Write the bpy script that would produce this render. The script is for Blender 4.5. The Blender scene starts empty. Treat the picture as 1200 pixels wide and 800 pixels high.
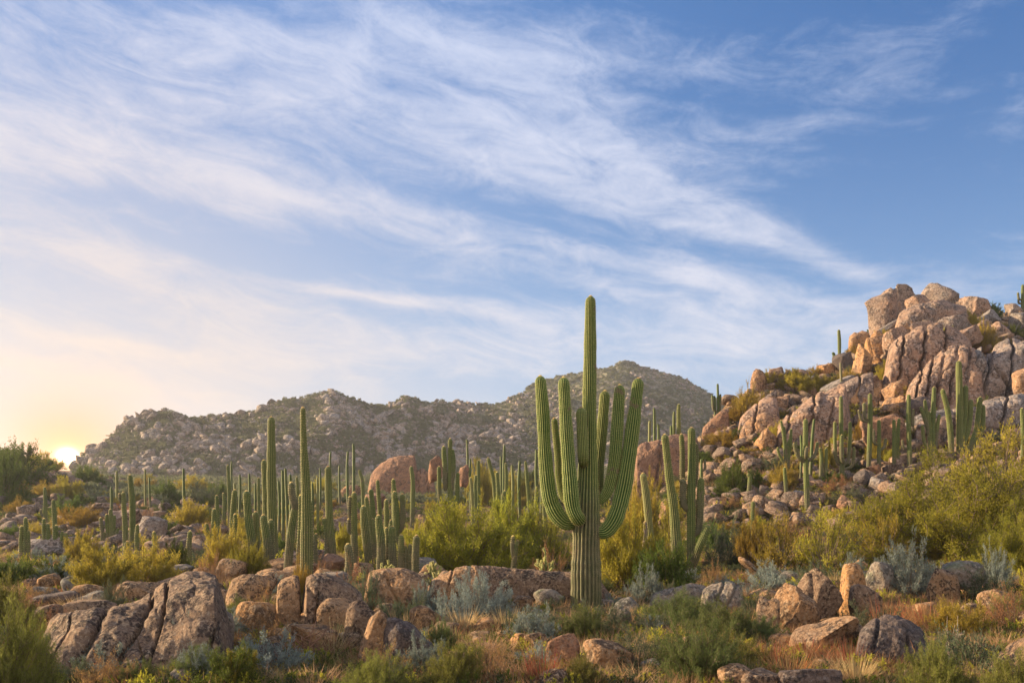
import bpy, math, random
import numpy as np
from mathutils import Vector, Matrix
from mathutils.bvhtree import BVHTree

# ------------------------------------------------------------------ camera, sky, sun, exposure
F = 933.0          # focal length in photo pixels (photo 1200 px wide)
HZ = 590.0         # photo row of the horizon
CAM = Vector((0, 0, 0))
scene = bpy.context.scene
cd = bpy.data.cameras.new("camera"); cam = bpy.data.objects.new("camera", cd)
scene.collection.objects.link(cam); scene.camera = cam
cam.location = CAM; cam.rotation_euler = (math.radians(90), 0, 0)
cd.sensor_width = 36; cd.lens = 36 * F / 1200; cd.shift_y = (HZ - 400) / 1200
cd.clip_start = 0.1; cd.clip_end = 8000

SUN_AZ, SUN_EL = -75.0, 16.0      # degrees from +Y (negative = towards -X)
sd = bpy.data.lights.new("sun", 'SUN'); sun = bpy.data.objects.new("sun", sd)
scene.collection.objects.link(sun)
sd.energy = 5.0; sd.angle = math.radians(0.6); sd.color = (1.0, 0.76, 0.48)
az, el = math.radians(SUN_AZ), math.radians(SUN_EL)
sdir = Vector((math.sin(az) * math.cos(el), math.cos(az) * math.cos(el), math.sin(el)))
sun.rotation_euler = sdir.to_track_quat('Z', 'Y').to_euler()
scene.view_settings.view_transform = 'Standard'
scene.view_settings.look = 'None'
scene.view_settings.exposure = 1.48
scene.view_settings.gamma = 1
scene.cycles.max_bounces = 6; scene.cycles.diffuse_bounces = 3; scene.cycles.transmission_bounces = 3
scene.cycles.transparent_max_bounces = 4
scene.cycles.use_denoising = True

world = bpy.data.worlds.new("World"); scene.world = world; world.use_nodes = True
WN, WL = world.node_tree.nodes, world.node_tree.links


class G:
    """tiny node expression helper"""
    def __init__(s, nt): s.n, s.l = nt.nodes, nt.links
    def put(s, sock, v):
        if v is None: return
        if isinstance(v, bpy.types.NodeSocket): s.l.new(v, sock)
        else:
            try: sock.default_value = v
            except Exception: sock.default_value = (v[0], v[1], v[2], 1) if len(v) == 3 else v
    def m(s, op, a, b=None, c=None, clamp=False):
        n = s.n.new('ShaderNodeMath'); n.operation = op; n.use_clamp = clamp
        for i, v in enumerate((a, b, c)): s.put(n.inputs[i], v)
        return n.outputs[0]
    def mix(s, f, a, b, mode='MIX'):
        n = s.n.new('ShaderNodeMix'); n.data_type = 'RGBA'; n.blend_type = mode
        s.put(n.inputs[0], f)
        s.put(n.inputs[6], (*a, 1) if isinstance(a, tuple) and len(a) == 3 else a)
        s.put(n.inputs[7], (*b, 1) if isinstance(b, tuple) and len(b) == 3 else b)
        return n.outputs[2]
    def noise(s, vec, scale, detail=4, rough=.55, dist=0, out=0):
        n = s.n.new('ShaderNodeTexNoise')
        s.put(n.inputs['Vector'], vec); n.inputs['Scale'].default_value = scale
        n.inputs['Detail'].default_value = detail; n.inputs['Roughness'].default_value = rough
        n.inputs['Distortion'].default_value = dist
        return n.outputs[out]
    def vor(s, vec, scale, feat='F1', out=0):
        n = s.n.new('ShaderNodeTexVoronoi'); n.feature = feat
        s.put(n.inputs['Vector'], vec); n.inputs['Scale'].default_value = scale
        return n.outputs[out]
    def mapr(s, v, a, b, c=0., d=1., smooth=True):
        n = s.n.new('ShaderNodeMapRange'); n.interpolation_type = 'SMOOTHSTEP' if smooth else 'LINEAR'
        s.put(n.inputs[0], v)
        for i, q in enumerate((a, b, c, d)): s.put(n.inputs[i + 1], q)
        return n.outputs[0]
    def comb(s, x, y, z):
        n = s.n.new('ShaderNodeCombineXYZ')
        for i, q in enumerate((x, y, z)): s.put(n.inputs[i], q)
        return n.outputs[0]
    def sep(s, v):
        n = s.n.new('ShaderNodeSeparateXYZ'); s.l.new(v, n.inputs[0]); return n.outputs
    def vm(s, op, a, b):
        n = s.n.new('ShaderNodeVectorMath'); n.operation = op
        s.put(n.inputs[0], a); s.put(n.inputs[1], b); return n.outputs[0]
    def attr(s, name, out='Fac'):
        n = s.n.new('ShaderNodeAttribute'); n.attribute_name = name; return n.outputs[out]


def build_sky():
    g = G(world.node_tree)
    for n in list(WN): WN.remove(n)
    out = WN.new('ShaderNodeOutputWorld'); bg = WN.new('ShaderNodeBackground')
    WL.new(bg.outputs[0], out.inputs[0])
    sky = WN.new('ShaderNodeTexSky'); sky.sky_type = 'NISHITA'; sky.sun_disc = False
    sky.sun_elevation = math.radians(SUN_EL); sky.sun_rotation = math.radians(SUN_AZ)
    sky.air_density = 1.0; sky.dust_density = 0.6; sky.ozone_density = 2.0
    tc = WN.new('ShaderNodeTexCoord'); x, y, z = g.sep(tc.outputs['Generated'])
    # azimuth and elevation of the direction, in degrees
    A = g.m('MULTIPLY', g.m('ARCTAN2', x, y), 57.2958)
    E = g.m('MULTIPLY', g.m('ARCSINE', z), 57.2958)
    def ae(px, py):
        a = math.atan((px - 600) / F)
        return math.degrees(a), math.degrees(math.atan((HZ - py) / F * math.cos(a)))
    # wispy cirrus: long noise, warped
    w1 = g.noise(g.comb(g.m('MULTIPLY', A, .05), g.m('MULTIPLY', E, .05), 1.3), 1.0, 3, .5, 0, 1)
    wv = g.vm('SCALE', g.vm('SUBTRACT', w1, (.5, .5, .5)), None)
    wv.node.inputs[3].default_value = 4.0
    sa = math.radians(-9)
    ax = g.m('ADD', g.m('MULTIPLY', A, math.cos(sa)), g.m('MULTIPLY', E, math.sin(sa)))
    ay = g.m('ADD', g.m('MULTIPLY', A, -math.sin(sa)), g.m('MULTIPLY', E, math.cos(sa)))
    P = g.comb(g.m('MULTIPLY', ax, .20), ay, 0.0)
    P = g.vm('ADD', P, wv)
    n1 = g.noise(P, .16, 7, .53)
    n2 = g.noise(g.vm('ADD', g.comb(g.m('MULTIPLY', ax, .30), ay, 7.0), wv), .50, 7, .63, .6)
    n3 = g.noise(g.comb(g.m('MULTIPLY', A, .6), E, 3.0), 2.2, 4, .65, .5)
    tex = g.m('ADD', g.m('MULTIPLY', n1, .42), g.m('ADD', g.m('MULTIPLY', n2, .46), g.m('MULTIPLY', n3, .09)))
    # cloud banks: (px, py, half-length px, half-width px, tilt deg (down to the right), weight)
    banks = [(330, 120, 330, 75, 6, .95), (140, 185, 240, 38, 7, .85), (60, 170, 150, 50, 0, .35), (680, 150, 240, 55, 20, .72), (760, 240, 230, 26, 18, 1.0),
             (190, 330, 330, 42, 12, 1.0), (560, 290, 260, 22, 14, .85), (560, 358, 180, 15, 8, .75), (820, 320, 190, 18, 16, .7), (120, 440, 320, 60, 0, .75),
             (520, 410, 420, 30, 3, .45), (880, 400, 260, 55, 8, .85), (430, 240, 200, 20, 10, .4), (1000, 90, 170, 45, -25, .3), (1150, 330, 180, 30, -12, .5), (905, 275, 150, 14, 28, .7), (700, 300, 160, 9, 14, .6), (420, 345, 160, 8, 6, .6), (160, 408, 90, 8, 4, .5), (800, 60, 200, 30, 12, .3),
             (560, 60, 260, 60, 10, .45), (330, 30, 200, 30, 0, .35)]
    tot = None
    for px, py, hl, hw, ti, wt in banks:
        a0, e0 = ae(px, py); k = 57.2958 / F * .92
        c, s_ = math.cos(math.radians(-ti)), math.sin(math.radians(-ti))
        da = g.m('SUBTRACT', A, a0); de = g.m('SUBTRACT', E, e0)
        q1 = g.m('MULTIPLY', g.m('ADD', g.m('MULTIPLY', da, c), g.m('MULTIPLY', de, s_)), 1 / (hl * k))
        q2 = g.m('MULTIPLY', g.m('ADD', g.m('MULTIPLY', da, -s_), g.m('MULTIPLY', de, c)), 1 / (hw * k))
        r2 = g.m('ADD', g.m('MULTIPLY', q1, q1), g.m('MULTIPLY', q2, q2))
        gg = g.m('MULTIPLY', g.m('POWER', 2.71828, g.m('MULTIPLY', r2, -1)), wt)
        tot = gg if tot is None else g.m('ADD', tot, gg)
    tot = g.m('MINIMUM', tot, 1.05)
    dens = g.m('ADD', g.m('MULTIPLY', tot, .60), g.m('MULTIPLY', g.m('SUBTRACT', tex, .5), 3.0))
    dens = g.m('ADD', dens, .05)
    cl = g.mapr(dens, .0, 1.05, 0., .88)
    # sky colour
    SK = 0.13
    base = g.mix(1.0, sky.outputs[0], (SK * 1.0, SK * 1.0, SK * 1.0), 'MULTIPLY')
    # the clear sky is paler towards the horizon and deepest high on the side away from the sun
    up = g.mapr(E, 0., 34.)
    side = g.mapr(A, -20., 34.)
    blue = g.mix(up, (.32, .52, .78), (.09, .25, .60))
    blue = g.mix(g.m('MULTIPLY', side, g.m('MULTIPLY', up, .80)), blue, (.016, .115, .36))
    base = g.mix(.80, base, blue)
    # directions relative to the visible sun
    a0, e0 = ae(79, 534)
    da = g.m('SUBTRACT', A, a0); de = g.m('SUBTRACT', E, e0)
    d2 = g.m('ADD', g.m('MULTIPLY', da, da), g.m('MULTIPLY', g.m('MULTIPLY', de, de), 1.6))
    warm_w = g.m('POWER', 2.71828, g.m('MULTIPLY', d2, -1 / (22. ** 2)))
    warm_n = g.m('POWER', 2.71828, g.m('MULTIPLY', d2, -1 / (4.0 ** 2)))
    hot = g.m('POWER', 2.71828, g.m('MULTIPLY', d2, -1 / (1.3 ** 2)))
    core = g.m('POWER', 2.71828, g.m('MULTIPLY', d2, -1 / (.46 ** 2)))
    low = g.mapr(E, 13., 0.)
    cloudc = g.mix(up, (.82, .78, .80), (.58, .65, .83))
    cloudc = g.mix(g.m('MULTIPLY', warm_w, .8), cloudc, (.86, .71, .60))
    col = g.mix(cl, base, cloudc)
    col = g.mix(g.m('MULTIPLY', low, .55), col, (.66, .61, .64))
    col = g.mix(g.m('MULTIPLY', warm_w, .55), col, (.84, .64, .50))
    col = g.mix(g.m('MULTIPLY', warm_n, .85), col, (1.1, .44, .07))
    glow = g.mix(hot, (0., 0., 0.), (.7, .16, .0))
    col = g.mix(1., col, glow, 'ADD')
    col = g.mix(1., col, g.mix(core, (0., 0., 0.), (9., 7., 4.)), 'ADD')
    # added fill light: the unseen sky behind the camera is brightened
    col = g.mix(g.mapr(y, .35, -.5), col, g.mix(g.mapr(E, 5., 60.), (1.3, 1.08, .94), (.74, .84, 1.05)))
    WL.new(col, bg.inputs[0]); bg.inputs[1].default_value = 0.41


build_sky()

# ------------------------------------------------------------------ helpers
rng = np.random.default_rng(7)
C = scene.collection


def at(px, py, D):
    """world point seen at photo pixel (px, py) at distance D along +Y"""
    return Vector(((px - 600) / F * D, D, (HZ - py) / F * D))


def fade(t): return t * t * t * (t * (t * 6 - 15) + 10)


def _hash(ix, iy, iz, seed):
    h = (ix.astype(np.int64) * 374761393 + iy.astype(np.int64) * 668265263 + iz.astype(np.int64) * 2147483647 + seed * 974634777) & 0xffffffff
    h = ((h ^ (h >> 13)) * 1274126177) & 0xffffffff
    h = ((h ^ (h >> 16)) * 2246822519) & 0xffffffff
    return ((h ^ (h >> 15)) & 0xffffff) / float(0xffffff)


def vnoise(P, seed=0):
    """value noise -1..1 at points (N,3)"""
    i = np.floor(P); f = fade(P - i); i = i.astype(np.int64)
    r = 0
    for dx in (0, 1):
        wx = f[:, 0] if dx else 1 - f[:, 0]
        for dy in (0, 1):
            wy = f[:, 1] if dy else 1 - f[:, 1]
            for dz in (0, 1):
                wz = f[:, 2] if dz else 1 - f[:, 2]
                r = r + wx * wy * wz * _hash(i[:, 0] + dx, i[:, 1] + dy, i[:, 2] + dz, seed)
    return r * 2 - 1


def fbm(P, oct=4, seed=0, rough=.5):
    a, s, t = 1., 0., 0.
    for k in range(oct):
        s = s + a * vnoise(P * 2 ** k + 17.3 * k, seed + k); t += a; a *= rough
    return s / t


def cells(X, Y, size, seed):
    """jittered-grid cells: (distance to nearest seed / size, cell random, dx, dy, F2-F1)"""
    gx, gy = np.floor(X / size), np.floor(Y / size)
    b1 = np.full(X.shape, 9e9); b2 = np.full(X.shape, 9e9)
    R = np.zeros(X.shape); DX = np.zeros(X.shape); DY = np.zeros(X.shape)
    z0 = np.zeros(X.shape)
    for i in (-1, 0, 1):
        for j in (-1, 0, 1):
            cx, cy = gx + i, gy + j
            jx = _hash(cx, cy, z0, seed); jy = _hash(cx, cy, z0, seed + 5)
            dx, dy = X / size - cx - jx, Y / size - cy - jy
            d = np.hypot(dx, dy)
            m = d < b1
            b2 = np.where(m, b1, np.minimum(b2, d))
            R = np.where(m, _hash(cx, cy, z0, seed + 9), R)
            DX = np.where(m, dx, DX); DY = np.where(m, dy, DY)
            b1 = np.where(m, d, b1)
    return b1, R, DX, DY, b2 - b1


def mesh(name, V, Fc, mat=None, tint=None, smooth=False, rib=None):
    """mesh datablock from arrays; Fc is (M,3) or (M,4)"""
    V = np.asarray(V, np.float32); Fc = np.asarray(Fc, np.int32)
    me = bpy.data.meshes.new(name)
    me.vertices.add(len(V)); me.vertices.foreach_set('co', V.ravel())
    k = Fc.shape[1]
    me.loops.add(Fc.size); me.loops.foreach_set('vertex_index', Fc.ravel())
    me.polygons.add(len(Fc)); me.polygons.foreach_set('loop_start', np.arange(0, Fc.size, k, dtype=np.int32))
    me.polygons.foreach_set('loop_total', np.full(len(Fc), k, np.int32))
    if smooth: me.polygons.foreach_set('use_smooth', np.ones(len(Fc), bool))
    for nm, a in (('tint', tint), ('rib', rib)):
        if a is not None:
            at_ = me.attributes.new(nm, 'FLOAT', 'POINT'); at_.data.foreach_set('value', np.asarray(a, np.float32))
    me.update(calc_edges=True)
    if mat: me.materials.append(mat)
    return me


def link(name, data, parent=None, loc=None, **props):
    o = bpy.data.objects.new(name, data); C.objects.link(o)
    if parent is not None: o.parent = parent
    if loc is not None: o.location = loc
    for k, v in props.items():
        if v is not None: o[k] = v
    return o


def thing(name, label, cat, loc, group=None):
    return link(name, None, None, loc, label=label, category=cat, group=group)


# ------------------------------------------------------------------ materials
def new_mat(name):
    m = bpy.data.materials.new(name); m.use_nodes = True
    nt = m.node_tree
    for n in list(nt.nodes): nt.nodes.remove(n)
    out = nt.nodes.new('ShaderNodeOutputMaterial')
    return m, nt, out, G(nt)


def bump(g, nt, h, strength, dist, prev=None):
    b = nt.nodes.new('ShaderNodeBump'); b.inputs['Strength'].default_value = strength
    b.inputs['Distance'].default_value = dist; nt.links.new(h, b.inputs['Height'])
    if prev is not None: nt.links.new(prev, b.inputs['Normal'])
    return b.outputs[0]


def rock_mat(name, sc, A, B, Cc, dark=(.05, .042, .04), green=None, darkamt=.5, use_tint=False):
    """granite: A base, B warm stain, Cc pale; sc = metres of the coarse pattern"""
    m, nt, out, g = new_mat(name)
    p = nt.nodes.new('ShaderNodeBsdfPrincipled'); p.inputs['Roughness'].default_value = .92
    p.inputs['Specular IOR Level'].default_value = .18
    geo = nt.nodes.new('ShaderNodeNewGeometry'); P = geo.outputs['Position']
    oi = nt.nodes.new('ShaderNodeObjectInfo')
    rnd = g.attr('tint') if use_tint else oi.outputs['Random']
    n1 = g.noise(P, 1.0 / sc, 5, .6); n2 = g.noise(P, 2.7 / sc, 6, .65, .4); n3 = g.noise(P, 14 / sc, 5, .7); n4 = g.noise(P, 60 / sc, 3, .7)
    col = g.mix(g.mapr(g.m('ADD', n1, g.m('MULTIPLY', g.m('SUBTRACT', rnd, .5), .42)), .36, .62), A, B)
    col = g.mix(g.m('MULTIPLY', g.mapr(n2, .5, .68), .5), col, Cc)
    # dark varnish and lichen patches
    col = g.mix(g.m('MULTIPLY', g.mapr(g.m('ADD', g.m('MULTIPLY', n2, .5), g.m('MULTIPLY', n3, .5)), .485, .56), darkamt), col, dark)
    col = g.mix(g.m('MULTIPLY', g.mapr(n4, .50, .62), .75), col, g.mix(.5, col, dark))
    col = g.mix(g.m('MULTIPLY', g.mapr(n3, .46, .38), .55), col, Cc)
    n5 = g.noise(P, 7 / sc, 4, .6, 1.2)
    col = g.mix(g.m('MULTIPLY', g.mapr(n5, .56, .64), .5), col, g.mix(.5, B, Cc))
    col = g.mix(g.m('MULTIPLY', g.mapr(n5, .43, .35), .5), col, g.mix(.55, A, dark))
    if green:
        col = g.mix(g.m('MULTIPLY', g.mapr(g.noise(P, 1.7 / sc, 5, .7), .54, .64), .6), col, green)
    nt.links.new(col, p.inputs['Base Color'])
    b = bump(g, nt, n2, .9, .16 * sc)
    b = bump(g, nt, n3, .9, .05 * sc, b)
    b = bump(g, nt, n4, .7, .010 * sc, b)
    # thin cracks
    v = g.vor(g.vm('ADD', P, g.vm('SCALE', g.noise(P, 1.5 / sc, 3, .6, 0, 1), (0, 0, 0))), .75 / sc, 'DISTANCE_TO_EDGE')
    b = bump(g, nt, g.mapr(v, 0, .03), .35, .03 * sc, b)
    nt.links.new(b, p.inputs['Normal']); nt.links.new(p.outputs[0], out.inputs[0])
    return m


def leaf_mat(name, A, B, trans=.45, Cc=None):
    m, nt, out, g = new_mat(name)
    oi = nt.nodes.new('ShaderNodeObjectInfo')
    t = g.attr('tint')
    col = g.mix(t, B, A)
    if Cc: col = g.mix(g.mapr(t, .82, .95), col, Cc)
    hs = nt.nodes.new('ShaderNodeHueSaturation'); nt.links.new(col, hs.inputs['Color'])
    g.put(hs.inputs['Hue'], g.m('ADD', .482, g.m('MULTIPLY', oi.outputs['Random'], .036)))
    g.put(hs.inputs['Value'], g.m('ADD', .82, g.m('MULTIPLY', oi.outputs['Random'], .36)))
    d = nt.nodes.new('ShaderNodeBsdfDiffuse'); tr = nt.nodes.new('ShaderNodeBsdfTranslucent'); mx = nt.nodes.new('ShaderNodeMixShader')
    nt.links.new(hs.outputs[0], d.inputs[0]); nt.links.new(hs.outputs[0], tr.inputs[0]); mx.inputs[0].default_value = trans
    nt.links.new(d.outputs[0], mx.inputs[1]); nt.links.new(tr.outputs[0], mx.inputs[2]); nt.links.new(mx.outputs[0], out.inputs[0])
    return m


def simple(name, A, B, sc, rough=.9):
    m, nt, out, g = new_mat(name)
    p = nt.nodes.new('ShaderNodeBsdfPrincipled'); p.inputs['Roughness'].default_value = rough
    p.inputs['Specular IOR Level'].default_value = .2
    geo = nt.nodes.new('ShaderNodeNewGeometry'); n = g.noise(geo.outputs['Position'], sc, 5, .65)
    nt.links.new(g.mix(g.mapr(n, .35, .65), A, B), p.inputs['Base Color'])
    nt.links.new(bump(g, nt, n, .6, .3 / sc), p.inputs['Normal']); nt.links.new(p.outputs[0], out.inputs[0])
    return m


def cactus_mat(name, crest, skin, valley, woody=None):
    """rib attribute: 1 on the crest (where the pale spine clusters grow) to 0 in the valley; tint: metres along the stem"""
    m, nt, out, g = new_mat(name)
    p = nt.nodes.new('ShaderNodeBsdfPrincipled'); p.inputs['Roughness'].default_value = .62
    p.inputs['Specular IOR Level'].default_value = .25
    geo = nt.nodes.new('ShaderNodeNewGeometry'); P = geo.outputs['Position']
    r = g.attr('rib'); t = g.attr('tint')
    n1 = g.noise(P, 1.6, 4, .6); n2 = g.noise(P, 40, 2, .6)
    s3 = g.noise(g.comb(0., 0., t), 9, 3, .6)                 # growth bands along the stem
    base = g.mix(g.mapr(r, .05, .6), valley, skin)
    oi = nt.nodes.new('ShaderNodeObjectInfo')
    base = g.mix(g.m('MULTIPLY', g.mapr(oi.outputs['Random'], .45, 1.), .5), base, (.10, .11, .035))
    base = g.mix(g.mapr(n1, .3, .7), base, g.mix(.35, base, (.11, .14, .03)))
    base = g.mix(g.m('MULTIPLY', g.mapr(s3, .45, .75), .35), base, (.13, .15, .05))
    cr = g.m('MULTIPLY', g.mapr(r, .72, .97), g.mapr(n2, .30, .62, .45, 1.))
    col = g.mix(g.m('MULTIPLY', cr, .85), base, crest)
    if woody:
        w = g.m('MULTIPLY', g.mapr(g.m('ADD', t, g.m('MULTIPLY', g.m('SUBTRACT', n1, .5), 2.2)), woody[1], woody[0]), .8)
        col = g.mix(w, col, g.mix(g.mapr(g.noise(P, 6, 4, .7), .4, .62), (.14, .115, .07), (.085, .08, .045)))
    scar = g.mapr(g.noise(P, 3.1, 3, .55), .66, .70)
    col = g.mix(g.m('MULTIPLY', scar, .75), col, (.16, .12, .075))
    nt.links.new(col, p.inputs['Base Color'])
    nt.links.new(bump(g, nt, n2, .3, .01), p.inputs['Normal'])
    nt.links.new(p.outputs[0], out.inputs[0])
    return m


M = {}
M['rock'] = rock_mat('granite_near', .7, (.20, .13, .085), (.33, .195, .10), (.37, .29, .20), dark=(.026, .02, .019), darkamt=.85)
M['rock_orange'] = rock_mat('granite_orange', .9, (.30, .17, .085), (.40, .215, .09), (.40, .31, .21), dark=(.038, .026, .022), darkamt=.75)
M['rock_dark'] = rock_mat('granite_dark', .8, (.10, .08, .07), (.14, .10, .08), (.22, .19, .17), dark=(.028, .025, .027), darkamt=.8)
M['rock_grey'] = rock_mat('granite_grey', .9, (.19, .17, .145), (.25, .19, .14), (.33, .31, .26), dark=(.035, .035, .032), green=(.15, .17, .09), darkamt=.7)
M['rock_red'] = rock_mat('granite_red', 1.5, (.24, .135, .085), (.30, .16, .09), (.31, .22, .16), dark=(.05, .033, .028), darkamt=.75)
M['hill'] = rock_mat('granite_hill', 2.6, (.23, .165, .125), (.35, .215, .14), (.42, .36, .31), dark=(.04, .028, .025), darkamt=.8)
M['hill_o'] = rock_mat('granite_hill_orange', 2.2, (.33, .19, .105), (.44, .235, .10), (.43, .34, .26), dark=(.055, .033, .026), darkamt=.75)
M['hill_g'] = rock_mat('granite_hill_grey', 2.4, (.22, .19, .17), (.30, .22, .17), (.41, .385, .36), dark=(.042, .036, .034), darkamt=.75)
M['mount'] = rock_mat('granite_mountain', 7., (.24, .205, .175), (.31, .235, .18), (.42, .38, .34), dark=(.05, .045, .04), darkamt=.65, use_tint=True)
M['pebble'] = rock_mat('loose_stone', 1.3, (.17, .12, .09), (.27, .17, .105), (.34, .29, .24), dark=(.035, .028, .025), darkamt=.75, use_tint=True)


def ground_mat(name, sc, c1, c2, c3, c4):
    m, nt, out, g = new_mat(name)
    p = nt.nodes.new('ShaderNodeBsdfPrincipled'); p.inputs['Roughness'].default_value = .95; p.inputs['Specular IOR Level'].default_value = .1
    geo = nt.nodes.new('ShaderNodeNewGeometry'); P = geo.outputs['Position']
    n1 = g.noise(P, .35 / sc, 5, .6); n2 = g.noise(P, 2.2 / sc, 5, .7); n3 = g.noise(P, 18 / sc, 4, .7); v = g.vor(P, 9 / sc)
    col = g.mix(g.mapr(n1, .4, .6), c1, c2)
    col = g.mix(g.m('MULTIPLY', g.mapr(n2, .5, .62), .8), col, c3)
    col = g.mix(g.m('MULTIPLY', g.mapr(n3, .5, .62), .6), col, c4)
    nt.links.new(col, p.inputs['Base Color'])
    b = bump(g, nt, n2, .6, .12 * sc); b = bump(g, nt, n3, .8, .04 * sc, b); b = bump(g, nt, v, .4, .03 * sc, b)
    nt.links.new(b, p.inputs['Normal']); nt.links.new(p.outputs[0], out.inputs[0])
    return m


M['soil'] = ground_mat('desert_soil', 1., (.14, .083, .047), (.11, .073, .042), (.08, .075, .04), (.24, .16, .10))
M['hillsoil'] = ground_mat('hill_soil', 3.5, (.25, .16, .09), (.19, .14, .08), (.30, .22, .15), (.10, .09, .045))
M['hillface'] = rock_mat('hill_rock_face', 2.8, (.24, .17, .11), (.33, .21, .11), (.40, .34, .28), dark=(.05, .035, .025), green=(.20, .17, .07), darkamt=.6)
M['mountsoil'] = ground_mat('mountain_soil', 9., (.19, .165, .11), (.13, .13, .07), (.27, .23, .17), (.08, .085, .045))
M['creosote'] = leaf_mat('leaf_olive_yellow', (.52, .43, .06), (.12, .12, .025), .5)
M['palo'] = leaf_mat('leaf_yellow_green', (.44, .41, .055), (.10, .12, .022), .5)
M['green'] = leaf_mat('leaf_green', (.15, .19, .04), (.045, .075, .02), .45)
M['palog'] = leaf_mat('leaf_olive_green', (.19, .22, .07), (.05, .07, .028), .4)
M['palog2'] = leaf_mat('leaf_dusty_olive', (.27, .26, .06), (.07, .08, .025), .4)
M['gold'] = leaf_mat('leaf_gold', (.50, .36, .06), (.17, .14, .03), .5)
M['grey'] = leaf_mat('leaf_grey_blue', (.30, .34, .30), (.11, .145, .125), .3)
M['sage'] = leaf_mat('leaf_sage', (.14, .165, .09), (.05, .065, .04), .3)
M['dry'] = leaf_mat('grass_dry', (.60, .42, .22), (.28, .17, .08), .45)
M['rust'] = leaf_mat('leaf_rust', (.44, .24, .10), (.19, .11, .055), .4, Cc=(.42, .08, .05))
M['grassmix'] = leaf_mat('grass_mixed', (.36, .26, .10), (.10, .10, .04), .4)
M['farleaf'] = leaf_mat('leaf_far', (.22, .215, .12), (.12, .13, .07), .3)
M['twig'] = simple('twig_bark', (.10, .07, .05), (.20, .15, .11), 20)
M['deadtwig'] = simple('dead_bark', (.17, .085, .05), (.27, .15, .09), 15)
M['whitetwig'] = simple('bleached_bark', (.27, .22, .18), (.20, .16, .125), 15)
M['spine'] = leaf_mat('spine', (.80, .66, .36), (.60, .46, .22), .5)
M['cholla'] = leaf_mat('cholla_spine', (.78, .70, .38), (.45, .42, .15), .5)
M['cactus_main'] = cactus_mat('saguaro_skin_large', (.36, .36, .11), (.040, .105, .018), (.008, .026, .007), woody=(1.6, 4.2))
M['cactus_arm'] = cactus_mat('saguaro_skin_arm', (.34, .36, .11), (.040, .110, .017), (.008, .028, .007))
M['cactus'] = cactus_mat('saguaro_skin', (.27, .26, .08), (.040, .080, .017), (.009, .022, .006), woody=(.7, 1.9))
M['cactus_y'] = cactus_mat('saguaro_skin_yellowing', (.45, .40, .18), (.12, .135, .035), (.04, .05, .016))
M['cactus_d'] = cactus_mat('dead_saguaro_skin', (.34, .27, .2), (.17, .12, .09), (.06, .045, .035))

# ------------------------------------------------------------------ terrain
TERR = []      # (BVH, name)


def add_terr(name, V, Fq):
    TERR.append((BVHTree.FromPolygons([tuple(v) for v in V.tolist()], Fq.tolist()), name))


def hit(px, py, maxd=2000):
    d = at(px, py, 1.0).normalized(); best = None
    for b, nm in TERR:
        loc, nor, idx, dist = b.ray_cast(CAM, d, maxd)
        if loc is not None and (best is None or dist < best[1]): best = (loc, dist, nor, nm)
    return best


def gz(x, y):
    best = -1e9
    for b, nm in TERR:
        loc, nor, idx, dist = b.ray_cast(Vector((x, y, 900)), Vector((0, 0, -1)))
        if loc is not None: best = max(best, loc.z)
    return best if best > -1e8 else -3.0


def grid_faces(nu, nv, wrap=False):
    i = np.arange(nv - 1)[:, None]; j = np.arange(nu if wrap else nu - 1)[None, :]
    j2 = (j + 1) % nu
    a = i * nu + j; b = i * nu + j2; c = (i + 1) * nu + j2; d = (i + 1) * nu + j
    return np.stack([a, b, c, d], -1).reshape(-1, 4)


def catmull(xs, ys, x):
    """smooth monotone-ish interpolation"""
    xs = np.asarray(xs, float); ys = np.asarray(ys, float)
    return np.interp(x, xs, ys)


def smooth_path(pts, n):
    pts = np.asarray(pts, float)
    d = np.concatenate([[0], np.cumsum(np.linalg.norm(np.diff(pts, axis=0), axis=1))])
    q = np.concatenate([[2 * pts[0] - pts[1]], pts, [2 * pts[-1] - pts[-2]]])
    s = np.linspace(0, d[-1], n); k = np.clip(np.searchsorted(d, s, 'right') - 1, 0, len(pts) - 2)
    t = ((s - d[k]) / (d[k + 1] - d[k]))[:, None]
    a, b, c, e = q[k], q[k + 1], q[k + 2], q[k + 3]
    return .5 * (2 * b + (c - a) * t + (2 * a - 5 * b + 4 * c - e) * t ** 2 + (3 * b - a - 3 * c + e) * t ** 3), s


# main ground: table of photo rows at which ground at distance D shows, per column
GD = np.array([2., 6, 9, 12, 18, 25, 35, 50, 75, 110, 160, 230, 320, 700, 1500])
GC = np.array([-600, 0, 150, 300, 450, 600, 750, 900, 1050, 1200, 1800])
GT = {
    0:    [0, 885, 800, 757, 715, 693, 668, 641, 608, 575, 553, 550, 548],
    150:  [0, 885, 800, 757, 715, 690, 667, 638, 608, 582, 566, 560, 556],
    300:  [0, 885, 800, 757, 713, 684, 660, 638, 614, 592, 576, 565, 556],
    450:  [0, 885, 800, 757, 712, 680, 658, 638, 615, 594, 576, 564, 554],
    600:  [0, 885, 800, 757, 712, 682, 659, 638, 616, 597, 579, 565, 552],
    750:  [0, 885, 800, 757, 715, 684, 660, 638, 612, 590, 572, 560, 548],
    900:  [0, 885, 798, 754, 710, 680, 655, 630, 612, 600, 596, 592, 590],
    1050: [0, 885, 794, 745, 702, 674, 650, 626, 610, 600, 596, 592, 590],
    1200: [0, 880, 786, 738, 697, 670, 646, 622, 608, 600, 596, 592, 590],
}
GT[-600] = GT[0]; GT[1800] = GT[1200]
Ztab = []
for c in GC:
    r = GT[int(c)]; z = [(HZ - r[k]) / F * GD[k] for k in range(13)]
    z[0] = -1.75; z += [z[-1] + 2, z[-1]]
    Ztab.append(z)
Ztab = np.array(Ztab)


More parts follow.
